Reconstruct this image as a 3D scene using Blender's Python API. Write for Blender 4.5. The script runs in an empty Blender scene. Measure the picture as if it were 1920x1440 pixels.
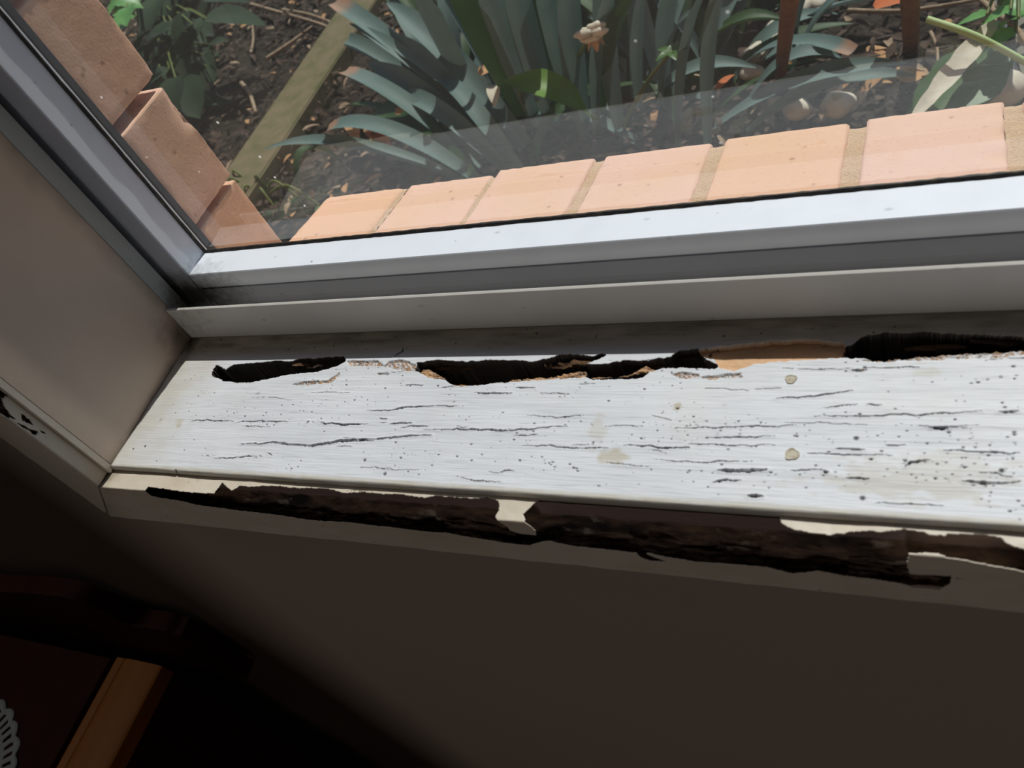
import bpy, bmesh, math, random
import numpy as np
from mathutils import Vector, Matrix
random.seed(7); RNG = np.random.default_rng(7)
S = bpy.context.scene; COL = S.collection
# ------------------------------------------------------------------ camera
RC = np.array([[0.888436738, 0.280808708, -0.363079376],      # rows: image right, image down, forward, in world axes
               [0.000830499787, -0.792006332, -0.61051231],
               [-0.458998337, 0.542100028, -0.703880733]])
FP = 1614.73
d0 = RC.T @ np.array([208-960, 872-720, FP])
CAM = -d0*(0.33/-d0[2])                                       # the eye stands 0.33 m above the timber sill
cd = bpy.data.cameras.new('camera'); cam = bpy.data.objects.new('camera', cd); COL.objects.link(cam)
cd.sensor_width = 36; cd.lens = FP/1920*36; cd.clip_start = 0.01
cd.dof.use_dof = True; cd.dof.focus_distance = 0.60; cd.dof.aperture_fstop = 14
cam.matrix_world = Matrix([[RC[0][i], -RC[1][i], -RC[2][i], CAM[i]] for i in range(3)]+[[0, 0, 0, 1]])
S.camera = cam
# ------------------------------------------------------------------ sky, sun, exposure
W = bpy.data.worlds.new('sky'); S.world = W; W.use_nodes = True
wn = W.node_tree.nodes; bg = wn['Background']
sky = wn.new('ShaderNodeTexSky'); sky.sky_type = 'NISHITA'; sky.sun_disc = False
sky.sun_elevation = math.radians(54); sky.sun_rotation = math.radians(7); sky.ozone_density = 1.5
W.node_tree.links.new(sky.outputs[0], bg.inputs[0]); bg.inputs[1].default_value = 0.075
SUN = Vector((0.125, 1, 1.36)).normalized()
sl = bpy.data.lights.new('sun', 'SUN'); so = bpy.data.objects.new('sun', sl); COL.objects.link(so)
sl.energy = 4.3; sl.angle = math.radians(0.53); sl.color = (1, 0.965, 0.92)
so.location = (0.5, 4, 5); so.rotation_euler = SUN.to_track_quat('Z', 'Y').to_euler()
S.view_settings.view_transform = 'Standard'; S.view_settings.look = 'None'
S.view_settings.exposure = 0.0; S.view_settings.gamma = 1; S.view_settings.use_curve_mapping = False
S.cycles.use_denoising = True; S.cycles.max_bounces = 10; S.cycles.diffuse_bounces = 6
S.cycles.transparent_max_bounces = 12; S.cycles.caustics_reflective = False; S.cycles.caustics_refractive = False

# added fill lights with no known source: one in the back wall, one left
def fill_light(name, loc, aim, sx, sy, power, col):
    a_ = bpy.data.lights.new(name, 'AREA'); a_.shape = 'RECTANGLE'; a_.size = sx; a_.size_y = sy; a_.energy = power; a_.color = col
    o_ = bpy.data.objects.new(name, a_); COL.objects.link(o_); o_.location = loc; o_.rotation_euler = (Vector(loc)-Vector(aim)).to_track_quat('Z', 'Y').to_euler()
fill_light('back_fill_light', (0.765, -3.16, 0.45), (0.765, 0, 0.45), 0.29, 1.0, 8.0, (1, 0.94, 0.90))
fill_light('side_fill_light', (-1.22, -0.13, 0.80), (0, -0.13, 0.10), 0.20, 0.7, 2.2, (1, 0.96, 0.90))
# ------------------------------------------------------------------ helpers
def at(u, v, ax, val):
    """the point of the plane axis=val that the photograph shows at (u, v)"""
    d = RC.T @ np.array([u-960, v-720, FP]); return CAM+d*((val-CAM[ax])/d[ax])
def tag(o, label=None, cat=None, group=None, kind=None):
    if label: o['label'] = label
    if cat: o['category'] = cat
    if group: o['group'] = group
    if kind: o['kind'] = kind
    return o
def link(name, me, mat=None, parent=None):
    o = bpy.data.objects.new(name, me); COL.objects.link(o)
    if mat: me.materials.append(mat)
    if parent: o.parent = parent
    return o
def empty(name, loc=(0, 0, 0)):
    o = bpy.data.objects.new(name, None); COL.objects.link(o); o.empty_display_size = 0.05
    o['_loc'] = 0; del o['_loc']
    return o
def from_bm(name, bm, mat, parent=None, smooth=False):
    me = bpy.data.meshes.new(name); bm.to_mesh(me); bm.free()
    if smooth: me.polygons.foreach_set('use_smooth', [True]*len(me.polygons))
    return link(name, me, mat, parent)
def add_box(bm, x0, x1, y0, y1, z0, z1, bev=0.0, seg=2):
    r = bmesh.ops.create_cube(bm, size=1)
    vs = r['verts']
    for v in vs: v.co = Vector(((x0+x1)/2+v.co.x*(x1-x0), (y0+y1)/2+v.co.y*(y1-y0), (z0+z1)/2+v.co.z*(z1-z0)))
    if bev:
        es = list({e for v in vs for e in v.link_edges})
        bmesh.ops.bevel(bm, geom=es, offset=bev, segments=seg, affect='EDGES', profile=0.5)
def box(name, x0, x1, y0, y1, z0, z1, mat, parent=None, bev=0.0):
    bm = bmesh.new(); add_box(bm, x0, x1, y0, y1, z0, z1, bev); return from_bm(name, bm, mat, parent)
def extrude_profile(name, prof, x0, x1, mat, parent=None):
    """closed (y, z) profile swept along x"""
    bm = bmesh.new(); n = len(prof)
    a = [bm.verts.new((x0, y, z)) for y, z in prof]; b = [bm.verts.new((x1, y, z)) for y, z in prof]
    for i in range(n): bm.faces.new((a[i], a[(i+1) % n], b[(i+1) % n], b[i]))
    bm.faces.new(a[::-1]); bm.faces.new(b); bmesh.ops.recalc_face_normals(bm, faces=bm.faces)
    return from_bm(name, bm, mat, parent)
def raw_mesh(name, V, F):
    me = bpy.data.meshes.new(name); V = np.asarray(V, dtype=np.float32); F = np.asarray(F, dtype=np.int32)
    me.vertices.add(len(V)); me.vertices.foreach_set('co', V.ravel())
    k = F.shape[1]; me.loops.add(F.size); me.loops.foreach_set('vertex_index', F.ravel())
    me.polygons.add(len(F)); me.polygons.foreach_set('loop_start', np.arange(len(F), dtype=np.int32)*k)
    me.update(calc_edges=True); return me
def grid_mesh(name, P, keep=None, attrs=None, smooth=True):
    """P (n, m, 3) -> quads; keep (n-1, m-1) bool; attrs name -> (n, m)"""
    n, m = P.shape[:2]; idx = np.arange(n*m).reshape(n, m)
    F = np.stack([idx[:-1, :-1], idx[1:, :-1], idx[1:, 1:], idx[:-1, 1:]], -1)
    F = F[keep] if keep is not None else F.reshape(-1, 4)
    used = np.zeros(n*m, bool); used[F.ravel()] = True; new = np.cumsum(used)-1
    me = raw_mesh(name, P.reshape(-1, 3)[used], new[F])
    for k, a in (attrs or {}).items():
        at_ = me.attributes.new(k, 'FLOAT', 'POINT'); at_.data.foreach_set('value', a.reshape(-1)[used].astype(np.float32))
    if smooth: me.polygons.foreach_set('use_smooth', np.ones(len(me.polygons), bool))
    return me
def vnoise(x, y, seed=0):
    r = np.random.default_rng(seed).random((257, 257))
    xi = np.floor(x).astype(int); yi = np.floor(y).astype(int); fx = x-xi; fy = y-yi
    fx = fx*fx*(3-2*fx); fy = fy*fy*(3-2*fy)
    g = lambda a, b: r[a % 256, b % 256]
    return (g(xi, yi)*(1-fx)*(1-fy)+g(xi+1, yi)*fx*(1-fy)+g(xi, yi+1)*(1-fx)*fy+g(xi+1, yi+1)*fx*fy)*2-1
def fbm(x, y, seed=0, o=4):
    s = 0; a = 1
    for k in range(o): s = s+a*vnoise(x*2**k, y*2**k, seed+k); a *= 0.5
    return s/1.8
def inpoly(X, Y, poly):
    r = np.zeros(X.shape, bool); n = len(poly)
    for i in range(n):
        x1, y1 = poly[i]; x2, y2 = poly[(i+1) % n]
        if y1 == y2: continue
        c = ((Y >= min(y1, y2)) & (Y < max(y1, y2)) & (X < x1+(Y-y1)*(x2-x1)/(y2-y1))); r ^= c
    return r
def seg_dist(X, Y, pl):
    D = np.full(X.shape, 1e9); T = np.zeros(X.shape); L = 0; tot = sum(math.dist(pl[i], pl[i+1]) for i in range(len(pl)-1))
    for i in range(len(pl)-1):
        (x1, y1), (x2, y2) = pl[i], pl[i+1]; dx, dy = x2-x1, y2-y1; l2 = dx*dx+dy*dy+1e-18
        t = np.clip(((X-x1)*dx+(Y-y1)*dy)/l2, 0, 1); d = np.hypot(X-x1-t*dx, Y-y1-t*dy)
        m = d < D; D[m] = d[m]; T[m] = (L+t[m]*math.sqrt(l2))/tot; L += math.sqrt(l2)
    return D, T

def smooth_path(pts, n_=16):
    P = [Vector(p) for p in pts]; out_ = []
    if len(P) == 2: return [P[0].lerp(P[1], i/(n_-1)) for i in range(n_)]
    for i in range(len(P)-1):
        p0, p1, p2, p3 = P[max(i-1, 0)], P[i], P[i+1], P[min(i+2, len(P)-1)]
        for k in range(n_ if i == len(P)-2 else n_-1):
            t_ = k/(n_-1); out_.append(0.5*((2*p1)+(p2-p0)*t_+(2*p0-5*p1+4*p2-p3)*t_*t_+(3*p1-p0-3*p2+p3)*t_**3))
    return out_

# ------------------------------------------------------------------ materials
class M:
    def __init__(s, name, color=(0.8, 0.8, 0.8), rough=0.5, metal=0.0, spec=0.5):
        s.m = bpy.data.materials.new(name); s.m.use_nodes = True; s.n = s.m.node_tree.nodes; s.l = s.m.node_tree.links
        s.b = s.n['Principled BSDF']; s.b.inputs['Base Color'].default_value = (*color, 1)
        s.b.inputs['Roughness'].default_value = rough; s.b.inputs['Metallic'].default_value = metal
        s.b.inputs['Specular IOR Level'].default_value = spec
        s.tc = s.n.new('ShaderNodeTexCoord'); s.c = None
    def co(s, scale=(1, 1, 1)):
        mp = s.n.new('ShaderNodeMapping'); mp.inputs['Scale'].default_value = scale
        s.l.new(s.tc.outputs['Object'], mp.inputs[0]); return mp.outputs[0]
    def noise(s, scale, det=4, st=(1, 1, 1), rough=0.55):
        t = s.n.new('ShaderNodeTexNoise'); t.inputs['Scale'].default_value = scale; t.inputs['Detail'].default_value = det
        t.inputs['Roughness'].default_value = rough; s.l.new(s.co(st), t.inputs['Vector']); return t.outputs[0]
    def voro(s, scale, st=(1, 1, 1)):
        t = s.n.new('ShaderNodeTexVoronoi'); t.inputs['Scale'].default_value = scale; s.l.new(s.co(st), t.inputs['Vector']); return t.outputs[0]
    def attr(s, name):
        a = s.n.new('ShaderNodeAttribute'); a.attribute_name = name; return a.outputs['Fac']
    def ramp(s, src, a, b, ca=0.0, cb=1.0):
        r = s.n.new('ShaderNodeMapRange'); r.inputs[1].default_value = a; r.inputs[2].default_value = b
        r.inputs[3].default_value = ca; r.inputs[4].default_value = cb; s.l.new(src, r.inputs[0]); return r.outputs[0]
    def math(s, op, a, b):
        r = s.n.new('ShaderNodeMath'); r.operation = op
        for i, v in enumerate((a, b)):
            if isinstance(v, (int, float)): r.inputs[i].default_value = v
            else: s.l.new(v, r.inputs[i])
        return r.outputs[0]
    def mix(s, fac, col, base=None):
        x = s.n.new('ShaderNodeMix'); x.data_type = 'RGBA'
        if isinstance(fac, (int, float)): x.inputs[0].default_value = fac
        else: s.l.new(fac, x.inputs[0])
        if s.c is None: x.inputs[6].default_value = s.b.inputs['Base Color'].default_value
        else: s.l.new(s.c, x.inputs[6])
        if isinstance(col, tuple): x.inputs[7].default_value = (*col, 1)
        else: s.l.new(col, x.inputs[7])
        s.c = x.outputs[2]; s.l.new(s.c, s.b.inputs['Base Color']); return s
    def bump(s, src, strength=0.3, dist=0.001):
        bp = s.n.new('ShaderNodeBump'); bp.inputs['Strength'].default_value = strength; bp.inputs['Distance'].default_value = dist
        s.l.new(src, bp.inputs['Height'])
        if s.b.inputs['Normal'].is_linked: s.l.new(s.b.inputs['Normal'].links[0].from_socket, bp.inputs['Normal'])
        s.l.new(bp.outputs[0], s.b.inputs['Normal']); return s

# weathered paint of the sill: grain lines, borer specks, stains, painted shade and bare wood where the mesh says so
m = M('weathered_white_paint', (0.665, 0.68, 0.725), 0.55)
m.mix(m.ramp(m.noise(60, 4, (0.25, 1, 1)), 0.4, 0.75), (0.575, 0.59, 0.635))
m.mix(m.ramp(m.noise(900, 3, (0.05, 1, 1)), 0.58, 0.72, 0, 0.45), (0.36, 0.36, 0.37))
m.mix(m.ramp(m.noise(14, 5), 0.55, 0.75, 0, 0.25), (0.55, 0.50, 0.40))
m.mix(m.attr('stain_shade'), (0.46, 0.405, 0.31))
m.mix(m.attr('grime_shade'), (0.075, 0.052, 0.034))
wood = m.n.new('ShaderNodeMix'); wood.data_type = 'RGBA'
wood.inputs[6].default_value = (0.055, 0.028, 0.016, 1); wood.inputs[7].default_value = (0.42, 0.235, 0.115, 1)
m.l.new(m.ramp(m.noise(500, 5, (0.25, 1, 1)), 0.35, 0.65), wood.inputs[0])
m.mix(m.attr('bare'), wood.outputs[2])
m.mix(m.attr('tan'), (0.60, 0.34, 0.16))
m.mix(m.attr('dark'), (0.018, 0.014, 0.013))
m.bump(m.noise(700, 4, (0.06, 1, 1)), 0.5, 0.0006)
SILLP = m.m

def trim_mat(name, col, gx=(1, 1, 1)):
    m = M(name, col, 0.5)
    m.mix(m.ramp(m.noise(25, 4), 0.45, 0.75, 0, 0.5), tuple(c*k for c, k in zip(col, (0.82, 0.76, 0.66))))
    m.mix(m.ramp(m.noise(260, 3), 0.70, 0.74, 0, 0.8), (0.10, 0.07, 0.05))
    m.bump(m.noise(220, 3, gx), 0.25, 0.0006); return m
m = trim_mat('cream_trim_paint', (0.60, 0.53, 0.44), (1, 1, 1)); m.mix(m.attr('bare'), (0.09, 0.045, 0.03)); m.mix(m.attr('grime_shade'), (0.12, 0.085, 0.055)); TRIM = m.m
m = M('jamb_paint', (0.56, 0.44, 0.345), 0.45)
m.mix(m.ramp(m.noise(18, 4), 0.4, 0.8, 0, 0.5), (0.49, 0.38, 0.29))
m.mix(m.ramp(m.voro(55), 0.03, 0.0, 0, 0.8), (0.12, 0.09, 0.06)); m.mix(m.attr('grime_shade'), (0.065, 0.048, 0.030))
m.bump(m.noise(300, 3), 0.15, 0.0005); JAMB = m.m
m = M('interior_wall_paint', (0.33, 0.255, 0.21), 0.7); m.bump(m.noise(160, 3), 0.2, 0.0006)
m.mix(m.ramp(m.noise(9, 4), 0.4, 0.8, 0, 0.3), (0.30, 0.235, 0.195)); WALL = m.m
m = M('brown_wall_panelling', (0.10, 0.065, 0.045), 0.7); m.bump(m.noise(40, 4, (1, 1, .1)), 0.2); PANEL = m.m
m = M('ceiling_paint', (0.22, 0.20, 0.18), 0.8); m.bump(m.noise(80), 0.1); CEIL = m.m
m = M('brown_carpet', (0.035, 0.026, 0.02), 0.95); m.bump(m.noise(900), 0.6, 0.003)
m.mix(m.noise(300), (0.025, 0.018, 0.014)); CARPET = m.m
m = M('rotten_wood', (0.085, 0.05, 0.036), 0.85)
m.mix(m.ramp(m.noise(240, 5, (0.3, 1, 1)), 0.42, 0.65), (0.22, 0.135, 0.09))
m.mix(m.ramp(m.noise(70, 5, (0.4, 1, 1)), 0.5, 0.62), (0.015, 0.011, 0.010))
m.mix(m.ramp(m.noise(120, 4, (0.5, 1, 1)), 0.60, 0.68, 0, .9), (0.40, 0.33, 0.27))
m.mix(m.attr('band'), (0.27, 0.19, 0.175))
m.bump(m.noise(420, 5, (0.3, 1, 1)), 0.9, 0.002); ROT = m.m
m = M('bare_splinter_wood', (0.30, 0.17, 0.085), 0.85); m.mix(m.ramp(m.noise(500, 4, (.3, 1, 1)), .4, .65), (0.13, 0.065, 0.035)); m.bump(m.noise(900, 3), .6, .0006); SPLINT = m.m
def metal_mat(name, col, rough=0.38):
    m = M(name, col, rough, 0.05, spec=0.15)
    m.mix(m.ramp(m.noise(30, 5), 0.45, 0.8, 0, 0.25), tuple(c*0.72 for c in col))
    m.mix(m.ramp(m.voro(75, (0.5, 1, 1)), 0.10, 0.02, 0, 0.55), tuple(c*0.45 for c in col))
    vd = m.n.new('ShaderNodeVectorMath'); vd.operation = 'DISTANCE'; m.l.new(m.co((0.45, 1, 1)), vd.inputs[0]); vd.inputs[1].default_value = (0.001, 0.130, 0.020)
    m.mix(m.ramp(m.math('ADD', vd.outputs['Value'], m.math('MULTIPLY', m.noise(220, 5), 0.018)), 0.036, 0.016, 0, 0.92), (0.035, 0.028, 0.016))
    m.bump(m.noise(300, 3), 0.05, 0.0003); return m.m
ALU = metal_mat('silver_window_frame', (0.79, 0.825, 0.90), 0.6); ALUT = metal_mat('track_upstand_metal', (0.60, 0.575, 0.54)); ALUD = metal_mat('shaded_track_metal', (0.03, 0.032, 0.036), 0.5); ALUM = metal_mat('shade_grey_metal', (0.42, 0.43, 0.48), 0.5); ALUF = metal_mat('grey_frame_flange', (0.36, 0.37, 0.355), 0.5)  # darker copies of the silver metal paint in channel and stile shade
m = M('black_glazing_rubber', (0.012, 0.011, 0.010), 0.6); m.mix(m.ramp(m.noise(200, 4), 0.5, 0.7), (0.07, 0.05, 0.03)); RUBBER = m.m
# brick: colour per brick from a mesh attribute
m = M('orange_pink_brick', (0.70, 0.42, 0.275), 0.85, spec=0.2)
m.mix(m.attr('hue'), (0.71, 0.46, 0.37))
m.mix(m.ramp(m.noise(16, 5), 0.42, 0.72, 0, 0.45), (0.66, 0.415, 0.215))
m.mix(m.ramp(m.voro(60), 0.14, 0.05, 0, 0.5), (0.17, 0.08, 0.05))
m.mix(m.ramp(m.noise(420, 3), 0.62, 0.72, 0, 0.45), (0.45, 0.22, 0.14))
m.mix(m.ramp(m.voro(150), 0.10, 0.04, 0, 0.6), (0.42, 0.20, 0.13))
m.mix(m.attr('chip'), (0.70, 0.45, 0.33))
m.bump(m.noise(500, 4), 0.22, 0.0010); m.bump(m.voro(90), 0.15, 0.001); BRICK = m.m
m = M('sandy_mortar', (0.62, 0.43, 0.28), 0.95, spec=0.1)
m.mix(m.ramp(m.noise(600, 3), 0.4, 0.7), (0.52, 0.35, 0.22)); m.bump(m.noise(700, 4), 0.8, 0.002); MORTAR = m.m
# glass: thin clear pane, sheen by angle, dust specks
g = bpy.data.materials.new('window_glass'); g.use_nodes = True; n = g.node_tree.nodes; l = g.node_tree.links; n.clear()
out = n.new('ShaderNodeOutputMaterial'); tr = n.new('ShaderNodeBsdfTransparent'); gl = n.new('ShaderNodeBsdfGlossy'); df = n.new('ShaderNodeBsdfTranslucent')
tr.inputs[0].default_value = (0.955, 0.975, 0.965, 1); gl.inputs['Roughness'].default_value = 0.0; df.inputs[0].default_value = (0.7, 0.7, 0.68, 1)
lw = n.new('ShaderNodeLayerWeight'); lw.inputs[0].default_value = 0.5
pw = n.new('ShaderNodeMath'); pw.operation = 'POWER'; pw.inputs[1].default_value = 5; l.new(lw.outputs['Facing'], pw.inputs[0])
mr = n.new('ShaderNodeMapRange'); mr.inputs[3].default_value = 0.085; mr.inputs[4].default_value = 1.0; l.new(pw.outputs[0], mr.inputs[0])
mx = n.new('ShaderNodeMixShader'); l.new(mr.outputs[0], mx.inputs[0]); l.new(tr.outputs[0], mx.inputs[1]); l.new(gl.outputs[0], mx.inputs[2])
tc = n.new('ShaderNodeTexCoord'); vo = n.new('ShaderNodeTexVoronoi'); vo.inputs['Scale'].default_value = 70; l.new(tc.outputs['Object'], vo.inputs['Vector'])
sp = n.new('ShaderNodeMapRange'); sp.inputs[1].default_value = 0.075; sp.inputs[2].default_value = 0.03; l.new(vo.outputs['Distance'], sp.inputs[0])
nz = n.new('ShaderNodeTexNoise'); nz.inputs['Scale'].default_value = 9; l.new(tc.outputs['Object'], nz.inputs['Vector'])
gate = n.new('ShaderNodeMapRange'); gate.inputs[1].default_value = 0.47; gate.inputs[2].default_value = 0.55; l.new(nz.outputs[0], gate.inputs[0])
mu = n.new('ShaderNodeMath'); mu.operation = 'MULTIPLY'; l.new(sp.outputs[0], mu.inputs[0]); l.new(gate.outputs[0], mu.inputs[1])
ad = n.new('ShaderNodeMath'); ad.operation = 'MAXIMUM'; ad.inputs[1].default_value = 0.012; l.new(mu.outputs[0], ad.inputs[0])
m2 = n.new('ShaderNodeMixShader'); l.new(ad.outputs[0], m2.inputs[0]); l.new(mx.outputs[0], m2.inputs[1]); l.new(df.outputs[0], m2.inputs[2])
l.new(m2.outputs[0], out.inputs[0]); GLASS = g
# garden
m = M('garden_soil', (0.030, 0.023, 0.017), 0.95, spec=0.15)
m.mix(m.ramp(m.noise(22, 6), 0.45, 0.7), (0.065, 0.05, 0.038)); m.mix(m.ramp(m.noise(90, 4), 0.6, 0.7, 0, 0.7), (0.12, 0.09, 0.07))
m.mix(m.ramp(m.noise(6, 4), 0.55, 0.75, 0, 0.6), (0.04, 0.055, 0.02)); m.bump(m.noise(60, 6), 1.0, 0.02); SOIL = m.m
def leaf_mat(name, c1, c2, rough=0.6, stripe=True, trans=0.15):
    m = M(name, c1, rough, spec=0.3)
    m.mix(m.ramp(m.noise(14, 4), 0.4, 0.7), c2)
    m.mix(m.attr('tip'), (0.36, 0.22, 0.14))
    if stripe: m.mix(m.attr('mid'), tuple(c*0.6 for c in c2))
    m.bump(m.noise(90, 3), 0.1, 0.001)
    t = m.n.new('ShaderNodeBsdfTranslucent'); m.l.new(m.c, t.inputs[0])
    x = m.n.new('ShaderNodeMixShader'); x.inputs[0].default_value = trans
    m.l.new(m.b.outputs[0], x.inputs[1]); m.l.new(t.outputs[0], x.inputs[2]); m.l.new(x.outputs[0], m.n['Material Output'].inputs[0]); return m.m
GLAUC = leaf_mat('blue_grey_strap_leaf', (0.115, 0.185, 0.165), (0.15, 0.215, 0.20))
DKLEAF = leaf_mat('dark_green_strap_leaf', (0.022, 0.06, 0.014), (0.035, 0.085, 0.02), 0.55)
BROAD = leaf_mat('bright_broad_leaf', (0.11, 0.30, 0.07), (0.20, 0.45, 0.15), 0.4, False, 0.3)
DARKBROAD = leaf_mat('dark_broad_leaf', (0.010, 0.028, 0.009), (0.020, 0.048, 0.015), 0.75, False, 0.1)
MIDBROAD = leaf_mat('mid_green_leaf', (0.055, 0.13, 0.03), (0.08, 0.17, 0.04), 0.4, False, 0.25)
LIME = leaf_mat('lime_green_leaf', (0.12, 0.24, 0.03), (0.16, 0.30, 0.05), 0.5, False, 0.25)
def plain(name, a, b, sc=60, rough=0.85, bs=0.5):
    m = M(name, a, rough, spec=0.25); m.mix(m.ramp(m.noise(sc, 5), 0.4, 0.65), b); m.bump(m.noise(sc*3, 4), bs, 0.002); return m.m
PLANK = plain('mossy_timber', (0.17, 0.135, 0.075), (0.11, 0.105, 0.045), 30)
STAKE = plain('red_brown_timber', (0.20, 0.088, 0.032), (0.14, 0.06, 0.024), 40, 0.6)
BARK = plain('bark_chip', (0.085, 0.055, 0.038), (0.045, 0.03, 0.022), 50)
TWIG = plain('dry_twig', (0.36, 0.27, 0.18), (0.24, 0.17, 0.11), 70)
DRYLEAF = plain('dry_leaf', (0.48, 0.29, 0.14), (0.34, 0.17, 0.08), 60)
ORLEAF = plain('orange_dead_leaf', (0.50, 0.13, 0.04), (0.36, 0.12, 0.05), 60)
STONE = plain('white_pebble', (0.62, 0.57, 0.46), (0.5, 0.45, 0.36), 25)
PAVER = plain('grey_concrete', (0.20, 0.19, 0.15), (0.13, 0.13, 0.10), 20)
HOSE = plain('black_hose_rubber', (0.03, 0.031, 0.034), (0.045, 0.046, 0.05), 60, 0.5, 0.1)
STEM = plain('pale_green_stem', (0.42, 0.58, 0.24), (0.48, 0.62, 0.30), 40, 0.5, 0.1)
GSTEM = plain('green_stalk', (0.10, 0.14, 0.03), (0.15, 0.17, 0.05), 40, 0.5, 0.1)
m = M('polished_orange_wood', (0.62, 0.23, 0.055), 0.5, spec=0.15); m.mix(m.ramp(m.noise(40, 5, (1, 0.06, 1)), 0.35, 0.7), (0.50, 0.19, 0.05))
m.bump(m.noise(120, 3, (1, 0.1, 1)), 0.08, 0.0005); OWOOD = m.m
m = M('dark_red_stained_wood', (0.075, 0.024, 0.012), 0.6, spec=0.06); m.mix(m.ramp(m.noise(30, 5, (1, 1, 0.1)), 0.35, 0.7), (0.05, 0.015, 0.008))
m.bump(m.noise(100, 3, (1, 1, 0.1)), 0.08, 0.0005); DWOOD = m.m
m = M('groove_painted_shade', (0.010, 0.007, 0.006), 0.6); m.bump(m.noise(200), 0.1); BWOOD = m.m  # near-black colour stands in for the shade inside the rail groove
m = M('white_lace', (0.62, 0.68, 0.66), 0.9); m.bump(m.noise(900, 3), 0.6, 0.0008); LACE = m.m
m = M('filler_plug', (0.55, 0.50, 0.40), 0.8); m.mix(m.ramp(m.noise(400, 3), 0.45, 0.65), (0.42, 0.36, 0.27)); m.bump(m.noise(900), 0.5, 0.0005); PLUG = m.m

# ------------------------------------------------------------------ main measures (metres, timber sill surface = 0)
YB = 0.1081          # back of the timber sill, foot of the track upstand
XR = 1.80            # right end of the window
WH = 1.15            # window height
FZ = -0.90           # floor
YW = -0.006          # room face of the wall
# ------------------------------------------------------------------ timber sill
def f4(p): return [(x*.3646, 480+y*.3646) for x, y in p]
def f5(p): return [(600+x*.3646, 560+y*.3646) for x, y in p]
def f6(p): return [(1220+x*.3646, 560+y*.3646) for x, y in p]
def toxy(p, z=0.0): return [tuple(at(u, v, 2, z)[:2]) for u, v in p]
nx, ny = 1560, 350
xs = np.concatenate([np.linspace(0, 0.56, nx), np.linspace(0.565, XR, 60)]); ys = np.linspace(-0.0012, YB+0.001, ny)
X, Y = np.meshgrid(xs, ys, indexing='ij')
Hh = 0.00018*fbm(X*14, Y*260, 3)+0.00035*fbm(X*9, Y*40, 9)
stain_shade = np.zeros_like(X); grime_shade = np.zeros_like(X); bare = np.zeros_like(X); dark = np.zeros_like(X); tan = np.zeros_like(X)
# borer holes and paint pits, in drifts along the grain
pits = []
for _ in range(190):
    cx, cy = RNG.random()*0.55, 0.004+RNG.random()*0.082
    if cx < 0.1 and RNG.random() < 0.5: continue
    for k in range(int(1+RNG.random()*9)):
        pits.append((cx+RNG.normal()*0.014, cy+RNG.normal()*0.0018, 0.00013+0.00028*RNG.random()**2, 1.0+1.4*RNG.random()))
for u, v, r in ((683, 863, .0009), (721, 889, .0010), (1617, 934, .0010), (1878, 883, .0009), (328, 882, .0008), (249, 842, .0008), (271, 837, .0009), (1605, 822, .0010)):
    pits.append((*at(u, v, 2, 0)[:2], r, 1.0))
dx = xs[1]-xs[0]; dy = ys[1]-ys[0]
for cx, cy, r, el in pits:
    i0, i1 = int((cx-4*r*el)/dx), int((cx+4*r*el)/dx)+2; j0, j1 = int((cy+.0012-4*r)/dy), int((cy+.0012+4*r)/dy)+2
    i0, j0 = max(i0, 0), max(j0, 0); i1 = min(i1, nx); j1 = min(j1, ny)
    if i1-i0 < 2 or j1-j0 < 2: continue
    q = np.hypot((X[i0:i1, j0:j1]-cx)/(r*el), (Y[i0:i1, j0:j1]-cy)/r); w = np.clip(1.3-q, 0, 1)
    Hh[i0:i1, j0:j1] -= 0.0012*w; dark[i0:i1, j0:j1] = np.maximum(dark[i0:i1, j0:j1], np.clip(w*1.3, 0, 1)*0.65)
WX = X+0.0012*fbm(X*160, Y*160, 21); WY = Y+0.0009*fbm(X*210, Y*300, 31)
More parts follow.
